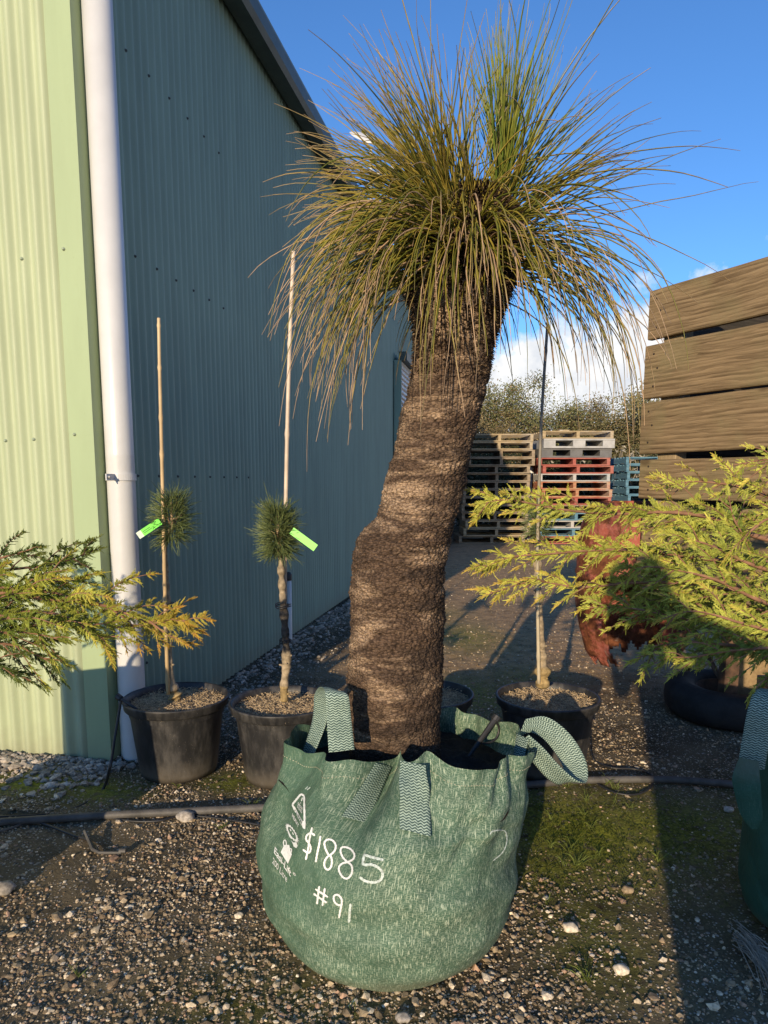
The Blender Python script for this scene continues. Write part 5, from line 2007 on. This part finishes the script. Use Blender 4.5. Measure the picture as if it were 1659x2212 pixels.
def lamp_head(c, ax, L, w):
    ax = np.array(ax, float)
    ax /= np.linalg.norm(ax)
    upv = np.array([-ax[2] * .3, -.62, .78])
    upv -= ax * upv.dot(ax)
    upv /= np.linalg.norm(upv)
    sd = np.cross(ax, upv)
    mb = MB()
    n = 22
    rows = []
    for i in range(n):
        t = -1 + 2 * i / (n - 1)
        wr = max(.02, (1 - abs(t) ** 2.4)) ** .7
        rows.append([c + ax * t * L / 2 + sd * (math.cos(a) * w / 2 * wr) + upv * (math.sin(a) * .09 * wr * (1.0 if math.sin(a) > 0 else .45)) for a in np.linspace(0, 2 * np.pi, 17)])
    mb.grid(np.array(rows))
    return mb.build('lamp_head', M['pvc'], lpole, True)


lamp_head(at_y(796, 301, 24.0), (.86, -.25, -.42), 1.35, .62)
h2 = at_y(846, 366, 23.8)
lamp_head(h2, (.95, -.3, .1), .85, .5)
MB().tube([at_y(803, 382, 24.0), at_y(826, 372, 23.9), at_y(840, 368, 23.8)], [.05, .05, .05], 8).build('arm', M['pvc'], lpole, True)
MB().tube([at_y(802.5, 370, 24.0), at_y(803.5, 392, 24.0)], [.10, .10], 10).build('clamp', M['pvc'], lpole, True)

# ------------------------------------------------------------------ background trees
def bg_tree(x, y, h, w, label, seed, col, dens=1.0, sparse=0.0, ntw=9):
    r = np.random.default_rng(seed)
    root = thing('gum_tree', (x, y, 0), label, 'tree', 'olive green trees behind the pallets')
    wood = MB()
    tr0 = np.array([x, y, 0.])
    tops = []
    tp2 = resample([tr0, tr0 + (r.normal(0, .1), 0, h * .3), tr0 + (r.normal(0, .25), 0, h * .75)], 14)
    wood.tube(tp2, np.linspace(.11, .035, 14), 7, (.20, .17, .14, 1))
    for k in range(ntw):
        i = int(r.integers(3, 13))
        a = r.uniform(0, 6.28)
        l = w * r.uniform(.3, .55)
        e = tp2[i] + np.array([math.cos(a) * l, math.sin(a) * l, h * r.uniform(.08, .36)])
        e[2] = min(e[2], h * .97)
        pth = resample([tp2[i], (tp2[i] + e) / 2 + r.normal(0, .1, 3), e], 10)
        wood.tube(pth, np.linspace(.035, .009, 10), 5, (.22, .18, .15, 1))
        tops += [pth[k2] for k2 in (5, 7, 9)]
        for q in range(3):
            e2 = pth[6] + r.normal(0, 1, 3) * np.array([w * .2, w * .2, h * .1])
            wood.tube([pth[5], (pth[5] + e2) / 2, e2], [.014, .010, .005], 4, (.22, .18, .15, 1))
            tops.append(e2)
    wood.build('trunk', M['twig'], root)
    cl = np.array(tops)
    extra = tr0 + np.stack([r.normal(0, w * .24, 34), r.normal(0, w * .24, 34), h * np.minimum(r.uniform(.12, 1.02, 34), r.uniform(.3, 1.0, 34))], -1)
    cl = np.concatenate([cl, extra])
    nl = int(430 * dens)
    sig = r.uniform(.16, .34, len(cl))
    c = np.repeat(cl, nl, 0) + r.normal(0, 1, (len(cl) * nl, 3)) * np.repeat(sig, nl)[:, None] * np.array([1, 1, .8])
    n = len(c)
    c = c[c[:, 2] > .05]
    n = len(c)
    d = r.normal(0, 1, (n, 3)) + np.array([0, 0, -.3])
    d /= np.linalg.norm(d, axis=1, keepdims=True)
    s = np.cross(d, r.normal(0, 1, (n, 3)))
    s /= np.linalg.norm(s, axis=1, keepdims=True)
    l = r.uniform(.05, .09, n)[:, None]
    wv = l * r.uniform(.22, .36, n)[:, None]
    V4 = np.stack([c, c + d * l * .5 + s * wv, c + d * l, c + d * l * .5 - s * wv], 1).reshape(-1, 3)
    F4 = np.arange(n * 4).reshape(-1, 4)
    clump = np.repeat(r.uniform(.75, 1.25, len(cl)), nl)[:n]
    cc = (1.75 if h > 3 else 1.1) * np.array(col) * (clump * r.uniform(.7, 1.3, n))[:, None]
    brown = r.random(n) < .12
    cc[brown] = np.array([.27, .19, .10]) * r.uniform(.7, 1.3, brown.sum())[:, None]
    cc = np.concatenate([np.repeat(cc, 4, 0), np.ones((n * 4, 1))], 1)
    MB().add(V4, F4, cc).build('crown', M['crown'], root)


TREES = [(995, 23.5, 4.7, 3.0, 'browner tree right beside the grass tree trunk', (.125, .100, .050)), (1095, 25.5, 5.3, 3.2, 'tallest olive tree behind the left pallet stack', (.115, .118, .050)),
         (1165, 26.5, 4.7, 3.0, 'wispy grey-green tree above the gap between the pallet stacks', (.125, .128, .060)), (1225, 25.0, 4.35, 3.0, 'dense olive tree above the middle pallet stack', (.105, .108, .046)),
         (1290, 25.0, 4.2, 2.7, 'brownish tree above the right end of the middle pallet stack', (.135, .112, .056)), (1352, 24.0, 4.5, 3.0, 'olive brown tree beside the crate edge', (.115, .105, .050)),
         (1430, 25.0, 4.7, 3.2, 'green tree mostly hidden behind the timber crate', (.11, .11, .05)), (1550, 26.0, 4.8, 3.4, 'green tree wholly behind the right side of the crate', (.11, .11, .05)), (1720, 26.0, 5.0, 3.4, 'green tree beyond the right edge, behind the crate', (.11, .11, .05))]
for i, (u, y, h, w, lab, c) in enumerate(TREES):
    bg_tree(at_y(u, 1035, y)[0], y, h * .93, w, lab, 100 + i, c)
for i, (u, w, lab) in enumerate(((1040, 3.0, 'low dark green bush added to darken the gaps of the left pallet stack'), (1160, 3.0, 'low dark green bush added to darken the space between left and middle pallet stacks'),
                                 (1270, 3.0, 'low dark green bush added to darken the gaps of the middle pallet stack'), (1420, 3.2, 'low dark green bush added for darkness behind the blue pallets and the crate'))):
    bg_tree(at_y(u, 1035, 21.5)[0], 21.5, 2.25, w, lab, 140 + i, (.055, .062, .030), 1.5, ntw=7)  # bushes added to darken the pallet gaps, standing in for their deep shade
# a twiggy pale shrub at the foot of the trees
rs = np.random.default_rng(77)
sh = thing('shrub', (at_y(1335, 1035, 20.5)[0], 20.5, 0), 'twiggy pale shrub with whitish tips behind the blue pallets', 'shrub')
mb, lf = MB(), MB()
for k in range(46):
    b = np.array([at_y(1335, 1035, 20.5)[0] + rs.normal(0, .45), 20.5 + rs.normal(0, .3), 0])
    e = b + np.array([rs.normal(0, .55), rs.normal(0, .3), rs.uniform(1.5, 2.35)])
    pth = resample([b, (b + e) / 2 + rs.normal(0, .1, 3), e], 8)
    mb.tube(pth, np.linspace(.018, .006, 8), 4, (.42, .36, .28, 1))
    for q in range(26):
        c = pth[rs.integers(3, 8)] + rs.normal(0, .10, 3)
        d = rs.normal(0, .045, (3, 3))
        lf.add([c + d[0], c + d[1], c + d[2]], [(0, 1, 2)], (.45, .40, .30, 1) if q % 2 else (.19, .16, .09, 1))
mb.build('stems', M['twig'], sh)
lf.build('leaves', M['crown'], sh)

# ------------------------------------------------------------------ gravel, stones, weeds
ICO_V, ICO_F = None, None
bm = bmesh.new()
bmesh.ops.create_icosphere(bm, subdivisions=1, radius=1)
ICO_V = np.array([v.co[:] for v in bm.verts])
ICO_F = np.array([[v.index for v in f.verts] for f in bm.faces])
bm.free()


def stones(mb, x, y, r, seed, palette, sink=.35):
    q = np.random.default_rng(seed)
    n = len(x)
    jit = 1 + q.normal(0, .27, (n, len(ICO_V)))
    sc = np.stack([q.uniform(.75, 1.3, n), q.uniform(.75, 1.3, n), q.uniform(.5, .85, n)], -1)
    V0 = ICO_V[None] * jit[..., None] * sc[:, None] * r[:, None, None]
    a, b = q.uniform(0, 6.28, n), q.normal(0, .4, n)
    ca, sa = np.cos(a), np.sin(a)
    X_, Y_, Z_ = V0[..., 0], V0[..., 1], V0[..., 2]
    X2, Y2 = X_ * ca[:, None] - Y_ * sa[:, None], X_ * sa[:, None] + Y_ * ca[:, None]
    Z2 = Z_ + X_ * b[:, None] * .4
    z0 = ground_h(x, y) + r * (1 - 2 * sink) * .55
    V1 = np.stack([X2 + x[:, None], Y2 + y[:, None], Z2 + z0[:, None]], -1)
    Fc = (ICO_F[None] + (np.arange(n) * len(ICO_V))[:, None, None]).reshape(-1, 3)
    pal_ = np.array(palette)
    c = pal_[q.integers(0, len(pal_), n)] * q.uniform(.7, 1.25, n)[:, None]
    c = np.concatenate([np.repeat(c, len(ICO_V), 0), np.ones((n * len(ICO_V), 1))], 1)
    mb.add(V1.reshape(-1, 3), Fc, c)


PALS = [(.17, .135, .10), (.21, .17, .125), (.14, .11, .08), (.24, .195, .145), (.19, .15, .105), (.27, .225, .17), (.16, .13, .10), (.52, .48, .43), (.33, .28, .22), (.40, .35, .28), (.46, .41, .35), (.33, .23, .18), (.30, .26, .22), (.25, .21, .16), (.20, .165, .12), (.15, .125, .09)]
PALS = [(min(1, a * 1.36), b * 1.27, c * 1.08) for a, b, c in PALS]
PALG = [(.36, .32, .27), (.44, .39, .33), (.29, .26, .22), (.50, .44, .37), (.40, .33, .26), (.25, .225, .19)]


def clear(x, y):
    ok = ((x - BX) ** 2 + (y - BY) ** 2 > .33 ** 2)
    for (cx, cy), _ in POTS:
        ok &= ((x - cx) ** 2 + (y - cy) ** 2 > .175 ** 2)
    for cx, cy, r_ in ((1.505, 2.13, .30), (-1.80, 1.92, .32), (2.10, 4.2, .36)):
        ok &= ((x - cx) ** 2 + (y - cy) ** 2 > r_ ** 2)
    rel = np.stack([x, y], -1) - SHC
    s_, n_ = rel @ SHD, rel @ SHN
    ok &= ~((s_ > -.0) & (n_ < .02))
    return ok


gv = MB()
r0 = np.random.default_rng(21)
n = 120000
yy = 1.45 + (r0.random(n) ** 1.25) * 2.9
xx = r0.uniform(-1, 1, n) * (.60 * yy + .25)
patch = np.array([mn.noise(Vector((a * 2.2, b * 2.2, 0))) for a, b in zip(xx, yy)])
patch2 = np.array([mn.noise(Vector((a * 7, b * 7, 5))) for a, b in zip(xx, yy)])
mo = moss_at(xx, yy)
dens = np.clip(.56 + .75 * patch + .6 * patch2, .06, 1) * (1 - .93 * np.clip(mo * 1.3, 0, 1))
dens *= np.where(np.hypot((xx - .55) / .5, (yy - 3.3) / .9) < 1, .35, 1)
dens *= np.where(xx > .75, .55, 1.0)
ok = (r0.random(n) < dens) & clear(xx, yy)
xx, yy = xx[ok], yy[ok]
rr = np.clip(np.exp(r0.normal(math.log(.0033), .50, len(xx))), .0016, .018)
stones(gv, xx, yy, rr, 1, PALS)
n = 1500
s_ = r0.uniform(-.05, 5.5, n)
d_ = np.abs(r0.normal(0, .20, n)) + .03
p = SHC + SHD * s_[:, None] + SHN * d_[:, None]
t_ = r0.uniform(-.1, 1.5, 1500)
e_ = np.abs(r0.normal(0, .17, 1500)) + .02
p2_ = SHC - SHN * t_[:, None] - SHD * e_[:, None]
pp = np.concatenate([p, p2_])
okc = clear(pp[:, 0], pp[:, 1])
pp = pp[okc]
stones(gv, pp[:, 0], pp[:, 1], np.clip(np.exp(r0.normal(math.log(.0108), .38, len(pp))), .006, .032), 2, PALG, .28)
n = 11000
yy = 4.2 + r0.random(n) ** 1.4 * 8
xx = r0.uniform(-.3, 1, n) * (.55 * yy)
ok = clear(xx, yy)
xx, yy = xx[ok], yy[ok]
stones(gv, xx, yy, np.clip(np.exp(r0.normal(math.log(.0048), .4, len(xx))), .0025, .014), 3, PALS)
tag(gv.build('gravel', M['stone']), 'pale grey and tan gravel scattered over the dark soil', 'gravel', kind='stuff')

BIG = [(402, 1770, .034, 'largest grey stone, lying against the thick pipe left of the big bag', PALG[1]), (1232, 2008, .020, 'pale stone on the sunlit gravel right of the big bag', PALS[7]), (1342, 2098, .019, 'rounded cream stone beside a grass tuft near the bottom edge', PALS[7]),
       (1355, 1925, .017, 'pale angular stone on sunlit gravel close to the dark shadow edge', PALS[3]), (8, 1925, .032, 'grey stone cut by the left edge of the picture', PALG[2]), (870, 2090 + 112, .016, 'grey stone at the bottom edge in front of the bag', PALG[0]), (516, 1980, .012, 'white pebble on the brown bare patch at lower left', PALS[7]),
       (918, 1990 + 100, .016, 'tan stone in front of the bag near its base', PALS[5]), (1574, 1752, .018, 'grey stone in the deep shade near the right bag', PALG[3])]
for i, (u, v, r_, lab, c) in enumerate(BIG):
    p = on_z(u, v, 0)
    mb = MB()
    bm = bmesh.new()
    bmesh.ops.create_icosphere(bm, subdivisions=3, radius=1)
    vv = np.array([w.co[:] for w in bm.verts])
    ff = np.array([[w.index for w in f.verts] for f in bm.faces])
    bm.free()
    k = np.array([1 + .28 * mn.noise(Vector(w) * 1.3 + Vector((i * 3, 0, 0))) + .10 * mn.noise(Vector(w) * 4 + Vector((i, 2, 0))) for w in vv])
    mb.add(vv * k[:, None] * r_ * np.array([1.2, 1, .72]) + p + np.array([0, 0, r_ * .35]), ff, (*c, 1))
    tag(mb.build('stone', M['stone'], None, True, origin=p), lab, 'stone', 'loose larger stones')

gb = MB()
rw = np.random.default_rng(14)


def tuft(x, y, n, L, spread, col):
    a = rw.uniform(0, 6.28, n)
    d = np.stack([np.cos(a) * spread, np.sin(a) * spread, np.ones(n)], -1) + rw.normal(0, .25, (n, 3))
    d /= np.linalg.norm(d, axis=1, keepdims=True)
    l = rw.uniform(.5, 1.1, n)[:, None] * L
    p0 = np.array([x, y, 0]) + np.concatenate([rw.normal(0, .006, (n, 2)), np.zeros((n, 1))], 1)
    hor = np.stack([np.cos(a), np.sin(a), -.5 + 0 * a], -1)
    P_ = np.stack([p0, p0 + d * l * .4, p0 + d * l * .75 + hor * l * .06, p0 + d * l + hor * l * .28], 1)
    c = np.array(col) * rw.uniform(.7, 1.3, n)[:, None]
    c = np.concatenate([c, np.ones((n, 1))], 1)
    gb.strands(P_, np.tile([.0011, .0012, .0010, .0004], (n, 1)), 3, np.repeat(c[:, None], 4, 1))


for u, v, k, L in ((1230, 1840, 14, .085), (1245, 1870, 16, .07), (1215, 1870, 10, .05), (1310, 1695, 10, .06), (1330, 1705, 12, .05), (1265, 1730, 8, .06), (1190, 1830, 8, .05), (1260, 1760, 6, .05), (1160, 1800, 7, .05),
                   (1280, 1790, 7, .05), (1330, 1735, 6, .045), (1360, 1745, 6, .04), (1190, 1770, 6, .05), (1270, 2120, 22, .055), (545, 1748, 16, .055), (480, 1790, 12, .04), (1180, 1950, 6, .04), (1420, 1860, 14, .06), (1500, 1770, 8, .05),
                   (1480, 1775, 8, .04), (620, 1705, 8, .03), (385, 1700, 8, .03), (1110, 1760, 10, .05), (1600, 1780, 10, .06), (170, 2110, 8, .04), (760, 2180, 6, .03), (1225, 1700, 8, .05), (1290, 1850, 7, .05)):
    p = on_z(u, v)
    tuft(p[0], p[1], k, L, .55, (.16, .20, .045))
mm = 7000
xm = rw.uniform(.35, 1.3, mm)
ym = rw.uniform(2.2, 3.25, mm)
w_ = moss_at(xm, ym)
okm = rw.random(mm) < w_ * .5
for x, y in zip(xm[okm][:1100], ym[okm][:1100]):
    tuft(x, y, 3, .012, .9, (.10, .115, .02))
tag(gb.build('grass', M['grass']), 'thin green grass tufts and moss sprigs on the damp ground', 'grass', kind='stuff')

# dead frond by the shed corner, dry straw at lower right
fr = MB()
f0 = on_z(196, 1630)
pth = resample([f0 + (0, 0, .0), f0 + (.0, -.01, .07), f0 + (.012, -.02, .115)], 14)
fr.tube(pth, np.linspace(.002, .0008, 14), 5, (.06, .045, .03, 1))
for i in range(2, 14):
    for sg in (-1, 1):
        l = .022 * (1 - (i / 15) ** 2) + .004
        fr.tube([pth[i], pth[i] + np.array([sg * l * .8, -.004, l * .1 - .006])], [.0016, .0006], 4, (.06, .05, .03, 1))
tag(fr.build('dead_frond', M['twig'], None, origin=f0), 'small dead brown fern frond at the foot of the shed corner', 'fern')
st = MB()
for k in range(46):
    a = on_z(1600 + rw.normal(0, 8), 2020 + rw.normal(0, 14), .012)
    b = on_z(1680 + rw.normal(0, 22), 2120 + rw.normal(0, 26), .010 + rw.random() * .02)
    m_ = (a + b) / 2 + np.array([rw.normal(0, .008), rw.normal(0, .008), .008 + rw.random() * .01])
    st.tube(resample([a, m_, b], 8), .0016, 4, np.array([.40, .35, .28, 1]) * np.array([*[rw.uniform(.6, 1.15)] * 3, 1]))
tag(st.build('dry_straw', M['fibre'], None, origin=on_z(1630, 2060)), 'bundle of dry grey straw beside the foot of the right bag', 'straw')

# ------------------------------------------------------------------ the photographer, just behind the camera: their shadow falls into the picture
per = thing('person', (.34, -.50, 0), 'person in dark jacket and trousers holding up a phone, standing behind the camera', 'person')


def skin_body(name, nodes, edges, mat, parent):
    me = bpy.data.meshes.new(name)
    off = np.array(ORIG[parent.name])
    me.from_pydata([tuple(np.array(p) - off) for p, r in nodes], edges, [])
    o = bpy.data.objects.new(name, me)
    COL.objects.link(o)
    o.parent = parent
    md = o.modifiers.new('Skin', 'SKIN')
    for i, (p, r) in enumerate(nodes):
        rr_ = r if isinstance(r, tuple) else (r, r)
        me.skin_vertices[0].data[i].radius = rr_
        me.skin_vertices[0].data[i].use_root = (i == 0)
    md.use_smooth_shade = True
    s = o.modifiers.new('Sub', 'SUBSURF')
    s.levels = s.render_levels = 2
    me.materials.append(mat)
    return o


px, py = .27, -.50
nodes = [((px, py, .95), (.19, .14)), ((px, py, 1.15), (.18, .13)), ((px, py, 1.36), (.20, .13)), ((px - .02, py, 1.48), (.08, .08)), ((px - .20, py + .05, 1.56), (.065, .07)), ((px - .31, py + .06, 1.64), (.085, .10)), ((px - .33, py + .06, 1.73), (.07, .085)),
         ((px - .085, py, .88), (.105, .11)), ((px - .085, py + .02, .48), (.088, .09)), ((px - .08, py, .10), (.078, .08)), ((px - .09, py + .14, .04), (.05, .04)),
         ((px + .085, py, .88), (.105, .11)), ((px + .085, py + .02, .48), (.088, .09)), ((px + .08, py, .10), (.078, .08)), ((px + .09, py + .14, .04), (.05, .04)),
         ((px - .21, py, 1.40), (.07, .07)), ((px - .27, py + .12, 1.17), (.05, .05)), ((.03, -.13, 1.30), (.036, .036)),
         ((px + .21, py, 1.40), (.07, .07)), ((px + .22, py + .14, 1.17), (.05, .05)), ((.13, -.12, 1.30), (.036, .036))]
edges = [(0, 1), (1, 2), (2, 3), (3, 4), (4, 5), (5, 6), (0, 7), (7, 8), (8, 9), (9, 10), (0, 11), (11, 12), (12, 13), (13, 14), (2, 15), (15, 16), (16, 17), (2, 18), (18, 19), (19, 20)]
skin_body('body', nodes, edges, M['jacket'], per)
for sx, cx in ((-1, .03), (1, .13)):
    hn = [((cx, -.13, 1.30), (.03, .022)), ((cx, -.10, 1.33), (.034, .018)), ((cx, -.075, 1.36), (.036, .016))]
    he = [(0, 1), (1, 2)]
    for q in range(4):
        b = len(hn)
        ox = cx + (-.026 + .0175 * q)
        ll = (.85, 1.0, .95, .75)[q]
        hn += [((ox, -.062, 1.375), .0095), ((ox, -.045, 1.375 + .03 * ll), .009), ((ox - sx * .006, -.040, 1.375 + .055 * ll), .008)]
        he += [(2, b), (b, b + 1), (b + 1, b + 2)]
    b = len(hn)
    hn += [((cx + sx * -.036, -.10, 1.35), .0105), ((cx + sx * -.045, -.075, 1.375), .0095)]
    he += [(1, b), (b, b + 1)]
    skin_body('hand', hn, he, M['skin'], per)
hc = MB().lathe([(.001, .13), (.05, .12), (.09, .075), (.10, .02), (.095, -.05), (.085, -.06)], (px - .32, py + .045, 1.66), 24)
hc.build('hair', M['hair'], per, True)
o = MB().box((.08, -.055, 1.385), (.15, .008, .075)).build('phone', M['black'], None, origin=(.08, -.055, 1.385))
tag(o, 'black phone held up by the person behind the camera', 'phone')
